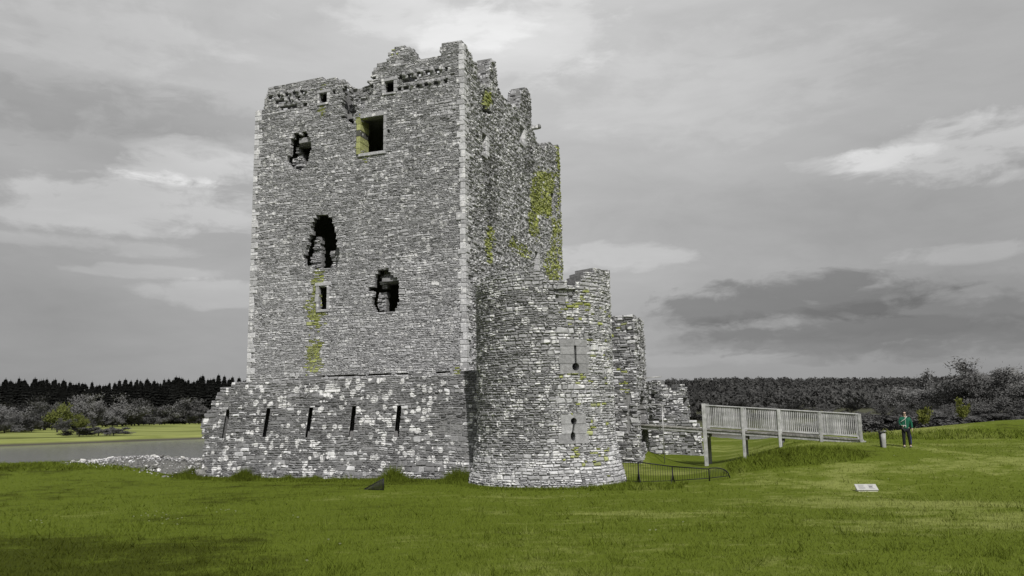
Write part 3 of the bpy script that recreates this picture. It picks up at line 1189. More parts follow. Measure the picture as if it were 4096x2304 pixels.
moss_r = [(RP((2385, 1700), (2375, 1700), (2380, 1740), (2345, 1740), (2345, 1715), (2370, 1690)), .9), (RP((2280, 1780), (2310, 1780), (2305, 1830), (2285, 1820)), .6),
          (RP((2245, 1225), (2285, 1220), (2290, 1260), (2250, 1250)), .6), (RP((2310, 1150), (2345, 1140), (2345, 1195), (2315, 1205)), .5),
          (RP((2240, 1496), (2360, 1496), (2360, 1515), (2240, 1515)), .3), (RP((2360, 1760), (2430, 1760), (2440, 1900), (2350, 1900)), .12), (RP((2230, 1200), (2440, 1150), (2450, 1880), (2330, 1900)), .045)]
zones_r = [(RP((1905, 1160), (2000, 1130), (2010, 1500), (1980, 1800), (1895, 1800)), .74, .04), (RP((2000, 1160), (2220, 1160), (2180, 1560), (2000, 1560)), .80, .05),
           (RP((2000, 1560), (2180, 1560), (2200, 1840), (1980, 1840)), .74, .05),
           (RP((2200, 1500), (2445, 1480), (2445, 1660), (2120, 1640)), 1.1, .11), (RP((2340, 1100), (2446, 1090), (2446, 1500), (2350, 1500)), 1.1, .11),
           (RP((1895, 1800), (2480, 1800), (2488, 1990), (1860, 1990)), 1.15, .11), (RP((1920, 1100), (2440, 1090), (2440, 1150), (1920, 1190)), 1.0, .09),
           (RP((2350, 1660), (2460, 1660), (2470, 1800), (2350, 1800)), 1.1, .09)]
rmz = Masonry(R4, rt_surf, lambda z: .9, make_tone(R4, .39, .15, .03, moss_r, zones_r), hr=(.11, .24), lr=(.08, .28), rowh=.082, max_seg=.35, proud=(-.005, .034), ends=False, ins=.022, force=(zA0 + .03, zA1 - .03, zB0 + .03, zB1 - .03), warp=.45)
hollow = RP((2225, 1165), (2275, 1160), (2300, 1150), (2320, 1160), (2300, 1178), (2270, 1205), (2230, 1200))
rmz.run(-1.1, max(q[1] for q in rtop), rt_outline, [(PA, .0), (PB, .0)], [(hollow, .1, .10)], rough=.1)
rt_core = lay(rmz, 'wall_core', art_tower, 280, flip=False, mat='stone_spotty')
# slab added across the hollow drum to keep its gun loops dark
cap = Acc()
n = 24
pts = [Vector((RTC.x + 1.75 * math.cos(2 * math.pi * i / n), RTC.y + 1.75 * math.sin(2 * math.pi * i / n), z_)) for z_ in (4.0, 4.3) for i in range(n)]
cap.add(pts, [tuple(range(n - 1, -1, -1)), tuple(range(n, 2 * n))] + [(i, (i + 1) % n, n + (i + 1) % n, n + i) for i in range(n)])
cap.build('upper_floor', M['core'], art_tower)


def gun_loop(s0, s1, z0, z1, hole, cuts, g0):
    """dressed blocks round a keyhole opening, cut row by row"""
    RG = random.Random(int(z0 * 100))
    lv = [z0] + [lerp(z0, z1, q) for q in cuts] + [z1]
    sm_id = (s0 + s1) / 2 + .0
    for i in range(len(lv) - 1):
        a, b_ = lv[i] + .006, lv[i + 1] - .006
        e0, e1 = RG.uniform(-.10, .03), RG.uniform(-.03, .10)
        for side_ in (0, 1):
            acc = Acc()
            g = g0 * RG.uniform(.85, 1.25)
            n_ = max(2, int((b_ - a) / .018))
            ins = .0
            for k_ in range(n_):
                za, zb = lerp(a, b_, k_ / n_), lerp(a, b_, (k_ + 1) / n_)
                cr = crossings(hole, (za + zb) / 2)
                lo, hi = (s0 + e0, sm_id - .004) if side_ == 0 else (sm_id + .004, s1 + e1)
                for (p, q) in subtract([(lo, hi)], cr):
                    m_ = 3
                    v, f = [], []
                    for j in range(m_ + 1):
                        s_ = lerp(p, q, j / m_)
                        v += [rt_surf(s_, za, .028), rt_surf(s_, zb, .028), rt_surf(s_, zb, -.5), rt_surf(s_, za, -.5)]
                    for j in range(m_):
                        o = j * 4
                        for e_ in range(4):
                            f.append((o + e_, o + 4 + e_, o + 4 + (e_ + 1) % 4, o + (e_ + 1) % 4))
                    f += [(3, 2, 1, 0), (m_ * 4, m_ * 4 + 1, m_ * 4 + 2, m_ * 4 + 3)]
                    acc.add(v, f, (g * .985, g * .99, g * 1.03))
            acc.build('ashlar_block', M['ashlar'], rt_core)


M['ashlar'] = stone_material('dressed_ashlar', -.6)


def circle(cx, cz, rx, rz, n=16):
    return [(cx + rx * math.cos(2 * math.pi * i / n), cz + rz * math.sin(2 * math.pi * i / n)) for i in range(n)]


# upper loop: slot over a round hole
hs, hz = r_sz(2302, 1467)
zt_ = r_sz(2302, 1382)[1]
r_ = .135
up_hole = [(hs - .033, zt_), (hs + .033, zt_)]
arc = [(hs + r_ * math.sin(t_), hz + r_ * math.cos(t_)) for t_ in np.linspace(.26, 2 * math.pi - .26, 18)]
up_hole = [(hs - .045, zt_), (hs + .045, zt_)] + arc
gun_loop(sA0, sA1, zA0, zA1, up_hole, (.28, .55, .79), .31)
hs1, hz1 = r_sz(2294, 1684)
hs2, hz2 = r_sz(2291, 1745)
dumb = ([(hs1 + .11 * math.sin(t_), hz1 + .11 * math.cos(t_)) for t_ in np.linspace(math.pi + .3, 3 * math.pi - .3, 14)]
        + [(hs2 + .085 * math.sin(t_), hz2 + .15 * math.cos(t_)) for t_ in np.linspace(.35, 2 * math.pi - .35, 14)])
gun_loop(sB0, sB1, zB0, zB1, dumb, (.33, .66), .31)

# ------------------------------------------------------------------ gatehouse, curtain and the far ruined tower
CU = -7.3                                            # curtain line in tower coordinates


def curt_surf(s, z, d):
    return TC + V * s + U * (CU - d + .16 * (z - GZ) * (1 if z < 3 else 1)) + ZUP * (z - GZ)


R5 = random.Random(53)
curtain = empty('curtain_wall', tuple(TC + U * CU + V * -3), 'battered stone curtain wall running back behind the round tower', 'wall')
co = [(-8.2, -1.6), (-8.2, 3.0), (-5, 3.2), (-3, 2.9), (1.3, 3.1), (1.3, -1.6)]
cm = Masonry(R5, curt_surf, lambda z: 1.3, make_tone(R5, .26, .26, .10), hr=(.16, .3), lr=(.15, .45), ends=False)
cm.run(-1.5, 3.2, co)
lay(cm, 'wall_core', curtain, 60)

gate = empty('gatehouse', tuple(TC + U * -8.0 + V * 2.5), 'narrow tall ruined gatehouse with a dark gun loop behind the round tower', 'gatehouse')
GO = TC + U * -8.3 + V * 1.4 + ZUP * (0)             # front right corner


def gf_surf(s, z, d):                                # face towards the camera, s along U (to the left)
    return GO + U * s - V * d + ZUP * (z - GZ)


def gs_surf(s, z, d):                                # face towards the bridge, s along V
    return GO + V * s - U * d + ZUP * (z - GZ)


def gf_sz(px, py):
    p = hit_plane(px, py, GO, V)
    return ((p - GO).dot(U), p.z)


def gs_sz(px, py):
    p = hit_plane(px, py, GO, U)
    return ((p - GO).dot(V), p.z)


gx = 0.0
gtop = gf_sz(2500, 1262)[1]
fo = [(.06, -1.6), (.06, gtop - .1), (.5, gtop - .05), (1.0, gtop), (1.8, gtop - .1), (2.6, gtop - .3), (2.6, -1.6)]
gm = Masonry(R5, gf_surf, lambda z: .8, make_tone(R5, .23, .36, .12, [(rect(gf_sz, 2475, 1500, 2512, 1560), .7), (rect(gf_sz, 2480, 1275, 2495, 1310), .7), (rect(gf_sz, 2455, 1315, 2475, 1335), .6)]), hr=(.14, .28), lr=(.12, .40), proud=(-.01, .06), ends=False)
door = [gf_sz(2500, 1582), gf_sz(2518, 1582), gf_sz(2525, 1640), gf_sz(2522, 1720), gf_sz(2505, 1720), gf_sz(2505, 1640)]
gm.run(-1.5, gtop, fo, (), [(door, .08, .5)], rough=.15)
lay(gm, 'front_wall', gate, 120, flip=True)
GL = 2.6
so_ = [(.06, -1.6), (.06, gtop - .1), (.8, gtop - .2), (1.6, gtop), (2.3, gtop - .15), (GL, gtop - .6), (GL, -1.6)]
gate_door = [(.5, .2), (.5, 2.0), (.9, 2.5), (1.4, 2.6), (1.9, 2.3), (2.1, 1.8), (2.1, .2)]
zk = gs_sz(2535, 1440)[1]
loop = circle(.95, zk, .36, .28) 
loop2 = [(.72, zk), (1.18, zk), (1.0, zk - .65), (.9, zk - .65)]
gm2 = Masonry(R5, gs_surf, lambda z: .8, make_tone(R5, .27, .34, .12), hr=(.14, .28), lr=(.12, .40), proud=(-.01, .06), ends=False)
gm2.run(-1.5, gtop, so_, (), [(loop, .03, .6), (loop2, .03, .4), (gate_door, .05, .75)], rough=.12)
lay(gm2, 'side_wall', gate, 120)

# stub of the far corner tower, a ruined drum
FC = Vector((9.72, 50.5, 0))
FR = 1.35


def fr_surf(s, z, d):
    a = s / FR
    r = FR + d + .12 * sm(1.0, -1.0, z)
    return Vector((FC.x + r * math.sin(a), FC.y - r * math.cos(a), z))


def fz(py, y=48.8, px=2650):
    return at_depth(px, py, y).z


R6 = random.Random(61)
ruin = empty('ruined_drum_tower', (FC.x, FC.y, GZ), 'broken stump of a stone tower beyond the gatehouse', 'ruin')
zt = [fz(q) for q in (1575, 1535, 1519, 1522, 1540, 1560, 1556, 1536, 1546, 1600, 1655)]
ss = np.linspace(-1.45, 1.5, len(zt)) * FR
fo2 = [(-2.9 * FR, -1.4), (-2.9 * FR, .8), (-1.8 * FR, zt[0] - .6)] + list(zip(ss, zt)) + [(2.0 * FR, 1.0), (2.9 * FR, .6), (2.9 * FR, -1.4)]
dk = [[(FR * a - .25, fz(p)), (FR * a + .3, fz(p)), (FR * a + .25, fz(p + 22)), (FR * a - .2, fz(p + 24))] for a, p in ((-.95, 1575), (1.05, 1562), (.75, 1600))]
rm2 = Masonry(R6, fr_surf, lambda z: .9, make_tone(R6, .24, .28, .09), hr=(.16, .32), lr=(.14, .45), rowh=.13, max_seg=.4, proud=(-.03, .09), ends=False)
rm2.run(-1.4, max(zt), fo2, (), [(q, .08, .5) for q in dk], rough=.25)
lay(rm2, 'wall_core', ruin, 200)

# low wall footings from the drum towards the bridge
LO = at_depth(2700, 1700, 46.5)
LO.z = 0


def lw_surf(s, z, d):
    return Vector((LO.x, LO.y, 0)) + Vector((1, -.12, 0)) * s + Vector((-.12, -1, 0)) * d + ZUP * z


low = empty('wall_footing', (LO.x + 1, LO.y, GZ), 'low crumbling stone footing under the near end of the bridge', 'wall')
lo_top = [(-2.2, fz(1715, 46.5)), (-1.2, fz(1690, 46.5)), (-.4, fz(1662, 46.5)), (.3, fz(1668, 46.5)), (.8, fz(1684, 46.5)), (1.25, fz(1690, 46.5)), (1.45, fz(1712, 46.5))]
lo_out = [(-2.2, -1.5)] + lo_top + [(1.55, -1.0), (1.55, -1.5)]
lm = Masonry(R6, lw_surf, lambda z: .9, make_tone(R6, .23, .28, .08), hr=(.16, .32), lr=(.14, .45), rowh=.13, proud=(-.03, .1), ends=False)
lm.run(-1.4, max(q[1] for q in lo_top), lo_out, rough=.25)
lay(lm, 'wall_core', low, 80)


# ------------------------------------------------------------------ loose stones between wall and river
def rock_mesh(rnd, name):
    bm = bmesh.new()
    bmesh.ops.create_icosphere(bm, subdivisions=1, radius=1)
    sx, sy, sz = rnd.uniform(.7, 1.2), rnd.uniform(.7, 1.1), rnd.uniform(.45, .8)
    for v in bm.verts:
        k_ = rnd.uniform(.75, 1.2)
        v.co = Vector((v.co.x * sx * k_, v.co.y * sy * k_, v.co.z * sz * k_))
    me = bpy.data.meshes.new(name)
    bm.to_mesh(me)
    bm.free()
    g = rnd.choice((.14, .18, .22, .26, .32, .5))
    a = me.attributes.new('tint', 'FLOAT_COLOR', 'POINT')
    for d in a.data:
        d.color = (g, g * .995, g * .97, 1)
    me.materials.append(M['stone'])
    return me


R7 = random.Random(71)
rocks = [rock_mesh(R7, 'stone') for _ in range(14)]
rb0 = wall_surf(w_sz(816, 1870)[0], -.8, .2)
rb1 = at_depth(250, 1870, 39.5)
pile = empty('rubble_bank', (rb0.x, rb0.y, GZ), 'tapering bank of tumbled pale stones between the wall and the river', 'rubble')
for i in range(300):
    t_ = R7.random() ** 1.6 - .02
    hmax = .82 * min(1, 1 - t_) ** .9
    p = rb0.lerp(rb1, t_)
    off = R7.gauss(0, .55)
    hh = max(0, hmax * (1 - abs(off) / 1.3)) * R7.uniform(.3, 1.0)
    p = p + V * (off + .85)
    p.z = gz(p.x, p.y) + hh
    o = bpy.data.objects.new('stone', R7.choice(rocks))
    COL.objects.link(o)
    o.parent = pile
    o.location = p - Vector(pile.location)
    s = R7.choice((.07, .09, .11, .13, .19)) * R7.uniform(.9, 1.3)
    o.scale = (s, s, s)
    o.rotation_euler = (R7.uniform(-.5, .5), R7.uniform(-.5, .5), R7.uniform(0, 6.3))

acc = Acc()
nv_, nu_ = 9, 40
gv = []
for i in range(nu_ + 1):
    t_ = lerp(-.04, 1, i / nu_)
    for j in range(nv_):
        o_ = lerp(-1.1, 1.3, j / (nv_ - 1))
        p = rb0.lerp(rb1, t_) + V * (o_ + .8)
        hh = .74 * (1 - t_) ** .9 * max(-.1, 1 - (o_ / (1.0 if o_ < 0 else 1.2)) ** 2) * sm(-.03, .05, t_) + .10 * noise.noise(Vector((t_ * 30, o_ * 4, 1)))
        gv.append(Vector((p.x, p.y, gz(p.x, p.y) + hh - .06)))
gf = [(i * nv_ + j, i * nv_ + j + 1, (i + 1) * nv_ + j + 1, (i + 1) * nv_ + j) for i in range(nu_) for j in range(nv_ - 1)]
mesh_obj('gravel_bed', gv, gf, M['gravel'], pile, True)
pb = Acc()
for i in range(1600):
    t_ = R7.random() ** 1.2
    o_ = R7.gauss(0, .6)
    p = rb0.lerp(rb1, t_) + V * (o_ + .8)
    hh = .74 * (1 - t_) ** .9 * max(0, 1 - (o_ / 1.25) ** 2)
    p.z = gz(p.x, p.y) + hh
    s_ = R7.uniform(.025, .06)
    g = R7.choice((.14, .2, .26, .34, .55))
    vv_ = [p + Vector((R7.uniform(.6, 1.3) * a, R7.uniform(.6, 1.3) * b_, R7.uniform(.5, .9) * c_)) * s_ for a, b_, c_ in ((1, 0, 0), (-1, 0, 0), (0, 1, 0), (0, -1, 0), (0, 0, 1), (0, 0, -1))]
    pb.add(vv_, [(0, 2, 4), (2, 1, 4), (1, 3, 4), (3, 0, 4), (2, 0, 5), (1, 2, 5), (3, 1, 5), (0, 3, 5)], (g, g, g * 1.03))
pb.build('small_stones', M['stone'], pile)['kind'] = 'stuff'

# ------------------------------------------------------------------ timber footbridge
BE = Vector((.9397, -.3420, 0))                      # along the bridge, towards the lawn
BC = Vector((.3420, .9397, 0))                       # across, away from the camera
BL = 7.0
BWD = 1.5
bridge = empty('footbridge', (BR0.x, BR0.y, -1.0), 'weathered grey timber footbridge with close upright railings over the ditch', 'bridge')


def deck_z(q):
    return .66 - .078 * q


def bridge_q(px, py):
    p = hit_plane(px, py, BR0, BC)
    return (p - BR0).dot(BE)


SL = math.atan(-.078)
BEs = (BE * math.cos(SL) + ZUP * math.sin(SL)).normalized()
BUs = BC.cross(BEs).normalized()
if BUs.z < 0:
    BUs = -BUs


def bbox(name, c, sx, sy, sz, mat, tilt=True, ch=.012, parent=None):
    v, f = cbox(c, BEs if tilt else BE, BC, BUs if tilt else ZUP, sx, sy, sz, ch)
    return mesh_obj(name, v, f, mat, parent or bridge)


def bpt(q, w_, z_):
    return Vector((BR0.x, BR0.y, 0)) + BE * q + BC * w_ + ZUP * z_


post_q = [bridge_q(x, 1700) for x in (2818, 2972, 3117, 3282, 3440)]
for side_, w_ in ((0, 0.0), (1, BWD)):
    for k, q in enumerate(post_q):
        p = bpt(q, w_, 0)
        base_z = gz(p.x, p.y) - .15
        top = deck_z(q) + (1.20 if k == 0 else 1.14)
        sx = .18 if k == 0 else .14
        bbox('post', bpt(q, w_, (top + base_z) / 2), sx, .13, top - base_z, M['wood'], False)
    q0, q1 = post_q[0], post_q[-1]
    L = (q1 - q0) / math.cos(SL)
    qm = (q0 + q1) / 2
    bbox('top_rail', bpt(qm, w_ - .01, deck_z(qm) + 1.12), L + .1, .10, .05, M['wood'])
    bbox('bottom_rail', bpt(qm, w_, deck_z(qm) + .13), L, .05, .055, M['wood'])
    bbox('edge_beam', bpt(qm - 1.0, w_ + (.05 if side_ == 0 else -.05), deck_z(qm - 1.0) - .115), L + 2.4, .09, .14, M['wood'])
    # balusters share one mesh
    v, f = cbox(Vector((0, 0, 0)), BE, BC, ZUP, .036, .026, .98, .004)
    bal = bpy.data.meshes.new('baluster')
    bal.from_pydata([tuple(x) for x in v], [], f)
    bal.materials.append(M['wood'])
    for k in range(len(post_q) - 1):
        a, b_ = post_q[k] + .12, post_q[k + 1] - .1
        n_b = int((b_ - a) / .082)
        for j in range(n_b + 1):
            q = lerp(a, b_, j / n_b)
            o = bpy.data.objects.new('baluster', bal)
            COL.objects.link(o)
            o.parent = bridge
            o.location = bpt(q, w_ + .005, deck_z(q) + .60) - Vector(bridge.location)
q = -4.3
plk = None
while q < post_q[-1] + .1:
    if plk is None:
        v, f = cbox(Vector((0, 0, 0)), BEs, BC, BUs, .145, BWD + .1, .045, .006)
        plk = bpy.data.meshes.new('deck_plank')
        plk.from_pydata([tuple(x) for x in v], [], f)
        plk.materials.append(M['wood_dark'])
    o = bpy.data.objects.new('deck_plank', plk)
    COL.objects.link(o)
    o.parent = bridge
    o.location = bpt(q, BWD / 2, deck_z(q) - .02) - Vector(bridge.location)
    q += .155
for w_ in (.1, BWD - .1):
    bbox('edge_beam', bpt(-2.6, w_, deck_z(-2.6) - .13), 3.6, .1, .16, M['wood'])
for q in post_q[:3]:
    bbox('cross_beam', bpt(q + .12, BWD / 2, deck_z(q) - .32), .1, BWD - .2, .14, M['wood_dark'])

# thin metal handrails by the gate
rail = empty('handrail', tuple(bpt(-3.4, -.1, deck_z(-3.4))), 'thin galvanised handrail beside the gate passage', 'handrail')
for nm, pts_ in (('top_bar', [bpt(-4.6, -.25, deck_z(-4) + .86), bpt(-2.3, -.25, deck_z(-3) + .98), bpt(-2.05, -.25, deck_z(-3) + .9)]),
                 ('upright', [bpt(-3.3, -.25, -.9), bpt(-3.3, -.25, deck_z(-3) + 2.3)]),
                 ('upright', [bpt(-2.15, -.25, -.9), bpt(-2.15, -.25, deck_z(-3) + .92)]),
                 ('middle_bar', [bpt(-3.35, -.25, deck_z(-3) + 2.25), bpt(-2.1, -.25, deck_z(-3) + 2.32)])):
    v, f = tube_pts(pts_, [.022] * len(pts_), 6)
    mesh_obj(nm, v, f, M['galv'], rail, True)


# ------------------------------------------------------------------ iron hurdles
def bars(thing, A, B, hA, hB, n_, r_bar=.0065, curve_end=False, feet=True):
    """one railing panel from ground point A to B with top heights hA, hB"""
    d = (B - A)
    topA, topB = A + ZUP * hA, B + ZUP * hB
    if curve_end:
        pts_ = [topA.lerp(B, t_) for t_ in (0,)]
        pts_ = [A + d * t_ + ZUP * (hA * math.sqrt(max(0, 1 - t_ ** 2.6)) + .02) for t_ in np.linspace(0, 1, 12)]
    else:
        pts_ = [topA, topB]
    v, f = tube_pts([Vector(p) for p in pts_], [.02] * len(pts_), 6)
    mesh_obj('top_bar', v, f, M['iron'], thing, True)
    v, f = tube_pts([A + ZUP * .09, B + ZUP * .09], [.014] * 2, 6)
    mesh_obj('bottom_bar', v, f, M['iron'], thing, True)
    for i in range(1, n_):
        t_ = i / n_
        g0 = A.lerp(B, t_)
        if curve_end:
            tp = g0 + ZUP * (hA * math.sqrt(max(0, 1 - t_ ** 2.6)) + .02)
        else:
            tp = topA.lerp(topB, t_)
        if (tp - g0).length < .14:
            continue
        v, f = tube_pts([g0 + ZUP * .08, tp], [r_bar] * 2, 5)
        mesh_obj('upright_bar', v, f, M['iron'], thing, True)
    ends = (A,) if curve_end else (A, B)
    for E_, h_ in zip(ends, (hA, hB)):
        v, f = tube_pts([E_ - ZUP * .1, E_ + ZUP * h_], [.022] * 2, 6)
        mesh_obj('post', v, f, M['iron'], thing, True)
    if feet:
        nrm = Vector((-d.y, d.x, 0)).normalized()
        for s in (-1, 1):
            f0 = A + nrm * (.28 * s)
            f0.z = gz(f0.x, f0.y) + .02
            v, f = tube_pts([A + ZUP * hA * .92, A + nrm * (.05 * s) + ZUP * hA * .5, f0, f0 + nrm * (.12 * s)], [.018] * 4, 6)
            mesh_obj('foot', v, f, M['iron'], thing, True)


gp = [ground_at(x, y) for x, y in ((2478, 1932), (2556, 1938), (2692, 1934), (2838, 1924), (2920, 1914))]


def top_h(g, px, py):
    p = at_depth(px, py, g.y)
    return max(.2, p.z - g.z)


hs_ = [top_h(gp[0], 2475, 1835), top_h(gp[1], 2556, 1848), top_h(gp[2], 2692, 1866), top_h(gp[3], 2838, 1876)]
for k, lab in ((0, 'black iron hurdle nearest the foot of the round tower'), (1, 'second black iron hurdle from the round tower, in the ditch'), (2, 'third black iron hurdle from the round tower, in the ditch')):
    t_ = empty('iron_hurdle', tuple(gp[k]), lab, 'hurdle', 'iron hurdles by the round tower')
    bars(t_, gp[k], gp[k + 1], hs_[k], hs_[k + 1], (8, 14, 15)[k], feet=(k > 0))
t_ = empty('iron_hurdle', tuple(gp[3]), 'black iron end hurdle curving down to the grass', 'hurdle', 'iron hurdles by the round tower')
bars(t_, gp[3], gp[4], hs_[3], .05, 13, curve_end=True, feet=False)
# triangular grating at the foot of the artillery wall
ga, gb = ground_at(1456, 1960), ground_at(1534, 1962)
t_ = empty('iron_grating', tuple(gb), 'small triangular black iron railing on the grass before the slitted wall', 'railing')
hb = top_h(gb, 1531, 1914)
d = gb - ga
v, f = tube_pts([ga + ZUP * .02, gb + ZUP * hb], [.016] * 2, 6)
mesh_obj('sloping_bar', v, f, M['iron'], t_, True)
v, f = tube_pts([ga + ZUP * .03, gb + ZUP * .03], [.014] * 2, 6)
mesh_obj('bottom_bar', v, f, M['iron'], t_, True)
for i in range(1, 17):
    q = i / 16
    v, f = tube_pts([ga.lerp(gb, q) - ZUP * .04, ga.lerp(gb, q) + ZUP * (hb * q)], [.017 if i < 16 else .022] * 2, 5)
    mesh_obj('upright_bar', v, f, M['iron'], t_, True)

# ------------------------------------------------------------------ reading panel, bin
sg = ground_at(3468, 1966)
yaw = Matrix.Rotation(math.radians(-9), 3, 'Z')
sx_, sy_ = yaw @ Vector((1, 0, 0)), yaw @ Vector((0, 1, 0))
sign = empty('reading_panel', tuple(sg), 'low tilted white information panel on a short plinth in the lawn', 'sign')
PW, PD, H0, H1 = .54, .34, .05, .175
loc = lambda x, y, z_: sg + sx_ * x + sy_ * y + ZUP * z_
pv = [loc(x, y, z_) for x in (-PW / 2, PW / 2) for y, z_ in ((-.10, -.08), (-.10, H0 - .03), (.17, H1 - .03), (.17, -.08))]
mesh_obj('plinth', pv, [(0, 1, 2, 3), (7, 6, 5, 4), (0, 4, 5, 1), (1, 5, 6, 2), (2, 6, 7, 3)], M['panel_side'], sign)
tilt = math.atan2(H1 - H0, .27)
ty = (sy_ * math.cos(tilt) + ZUP * math.sin(tilt)).normalized()
tz = sx_.cross(ty).normalized()
pc = loc(0, .035, (H0 + H1) / 2)
v, f = cbox(pc, sx_, ty, tz, PW + .05, .33, .03, .006)
board = mesh_obj('board', v, f, M['panel'], sign)
RS = random.Random(3)
for i in range(6):
    yy = .11 - i * .042
    for xa, xb in ((-.22, -.04), (.06, .23)):
        if i in (2, 3) and xa > 0:
            continue
        xb2 = xb - RS.uniform(0, .05)
        c = pc + sx_ * ((xa + xb2) / 2) + ty * yy + tz * .0165
        v, f = cbox(c, sx_, ty, tz, xb2 - xa, .011, .003, .0005)
        mesh_obj('print_line', v, f, M['print'], board)
c = pc + sx_ * .12 + ty * .005 + tz * .0165
v, f = cbox(c, sx_, ty, tz, .1, .075, .003, .0005)
mesh_obj('printed_picture', v, f, M['print'], board)

bg_ = ground_at(3536, 1790)
s = 37.0 / 37.0
binn = empty('litter_bin', tuple(bg_), 'small grey litter bin with a black lid left of the standing person', 'bin')
prof = [(.085, -.03), (.09, .0), (.10, .28), (.115, .56)]
acc = Acc()
n = 14
vv_ = [Vector((bg_.x + r_ * math.cos(2 * math.pi * i / n), bg_.y + r_ * .85 * math.sin(2 * math.pi * i / n), bg_.z + z_)) for r_, z_ in prof for i in range(n)]
acc.add(vv_, [(j * n + i, j * n + (i + 1) % n, (j + 1) * n + (i + 1) % n, (j + 1) * n + i) for j in range(len(prof) - 1) for i in range(n)] + [tuple(range((len(prof) - 1) * n, len(prof) * n))])
acc.build('body', M['bin'], binn, True)
v, f = cbox(bg_ + Vector((-.02, 0, .60)), Vector((1, 0, .12)).normalized(), Vector((0, 1, 0)), Vector((-.12, 0, 1)).normalized(), .28, .24, .05, .02)
mesh_obj('lid', v, f, M['black'], binn)
v, f = cbox(bg_ + Vector((.06, -.02, .645)), Vector((1, 0, 0)), Vector((0, 1, 0)), ZUP, .09, .1, .04, .012)
mesh_obj('lid_handle', v, f, M['bin'], binn)
v, f = cbox(bg_ + Vector((-.125, 0, .33)), Vector((1, 0, .05)).normalized(), Vector((0, 1, 0)), Vector((-.05, 0, 1)).normalized(), .025, .12, .66, .006)
mesh_obj('back_strap', v, f, M['black'], binn)


# ------------------------------------------------------------------ the person
def skin_mesh(name, pts_, edges, mat, parent, subdiv=2, root=0, extra=None):
    """pts_: list of (x, y, z, r[, r2]); returns one continuous surface"""
    me = bpy.data.meshes.new(name)
    me.from_pydata([p[:3] for p in pts_], edges, [])
    o = bpy.data.objects.new(name, me)
    COL.objects.link(o)
    sk = o.modifiers.new('s', 'SKIN')
    sk.use_smooth_shade = True
    if not me.skin_vertices:
        bpy.context.view_layer.objects.active = o
        with bpy.context.temp_override(object=o, active_object=o):
            bpy.ops.mesh.customdata_skin_add()
    for i, p in enumerate(pts_):
        sv = me.skin_vertices[0].data[i]
        sv.radius = (p[3], p[4] if len(p) > 4 else p[3])
        sv.use_root = (i == root)
    o.modifiers.new('d', 'SUBSURF').levels = subdiv
    dg = bpy.context.evaluated_depsgraph_get()
    ev = o.evaluated_get(dg)
    me2 = bpy.data.meshes.new_from_object(ev)
    bpy.data.objects.remove(o)
    if extra:
        bm = bmesh.new()
        bm.from_mesh(me2)
        for v_, f_ in extra:
            vs_ = [bm.verts.new(q) for q in v_]
            for q in f_:
                bm.faces.new([vs_[i] for i in q])
        bm.to_mesh(me2)
        bm.free()
    me2.materials.clear()
    me2.materials.append(mat)
    for p in me2.polygons:
        p.use_smooth = True
        p.material_index = 0
    me2.name = name
    o2 = bpy.data.objects.new(name, me2)
    COL.objects.link(o2)
    o2.parent = parent
    return o2


M['skin'] = simple('skin', (.55, .40, .33), .6, .08, 12)
M['jacket'] = simple('green_jacket', (.010, .098, .058), .75, .2, 9)
M['trousers'] = simple('dark_trousers', (.016, .016, .020), .85, .25, 9)
M['blue'] = simple('blue_cloth', (.03, .03, .22), .8, .2, 9)
M['shoe'] = simple('walking_shoe', (.16, .155, .15), .7, .2, 9)
M['dark_cloth'] = simple('black_cloth', (.012, .012, .014), .8, .2, 9)
M['pale'] = simple('pale_plastic', (.55, .55, .54), .5, .1, 9)
pg_ = ground_at(3630, 1790)
person = empty('person', tuple(pg_), 'person in a green jacket, dark trousers and sunglasses standing on the lawn', 'person')
person.rotation_euler = (0, 0, math.radians(-20))
PS = (139 / FPX * (pg_.y + .3)) / 1.66
person.scale = (PS, PS, PS)


def fingers(wr, dirv, side_v, L=.085):
    res = []
    dn = Vector(dirv).normalized()
    sd = Vector(side_v).normalized()
    nrm_ = dn.cross(sd)
    for k_, (off, ln) in enumerate(((-.032, .8), (-.011, 1.0), (.011, .95), (.032, .75))):
        a = Vector(wr) + dn * .075 + sd * off
        b_ = a + dn * (L * ln * .5)
        c_ = b_ + (dn * .75 - nrm_ * .6).normalized() * (L * ln * .45)
        res.append(tube_pts([a - dn * .02, b_, c_], [.0098, .009, .0075], 6))
    a = Vector(wr) + dn * .03 - sd * .035
    res.append(tube_pts([a, a - sd * .03 + dn * .03, a - sd * .035 + dn * .065], [.0115, .0105, .0085], 6))
    return res


lw, rw = (-.15, -.22, .985), (.262, -.05, .84)
body_pts = [(0, 0, .90, .13, .10), (0, 0, 1.06, .125, .095), (0, .01, 1.24, .145, .10), (0, .01, 1.37, .075, .07), (0, 0, 1.43, .052), (0, -.012, 1.50, .066, .072), (0, -.012, 1.58, .074, .086), (0, -.005, 1.635, .05, .055),
            (-.17, .01, 1.33, .058), (-.245, .0, 1.09, .042), (*lw, .028, .02), (-.13, -.275, .985, .036, .016),
            (.17, .01, 1.33, .058), (.245, .02, 1.09, .042), (*rw, .026, .02), (.265, -.07, .775, .036, .016),
            (-.095, 0, .84, .088), (-.115, -.02, .48, .058), (-.12, .01, .10, .042), (-.13, -.12, .045, .04, .03),
            (.095, 0, .84, .088), (.12, -.01, .48, .058), (.135, .02, .10, .042), (.15, -.11, .045, .04, .03)]
body_e = [(0, 1), (1, 2), (2, 3), (3, 4), (4, 5), (5, 6), (6, 7), (2, 8), (8, 9), (9, 10), (10, 11), (2, 12), (12, 13), (13, 14), (14, 15), (0, 16), (16, 17), (17, 18), (18, 19), (0, 20), (20, 21), (21, 22), (22, 23)]
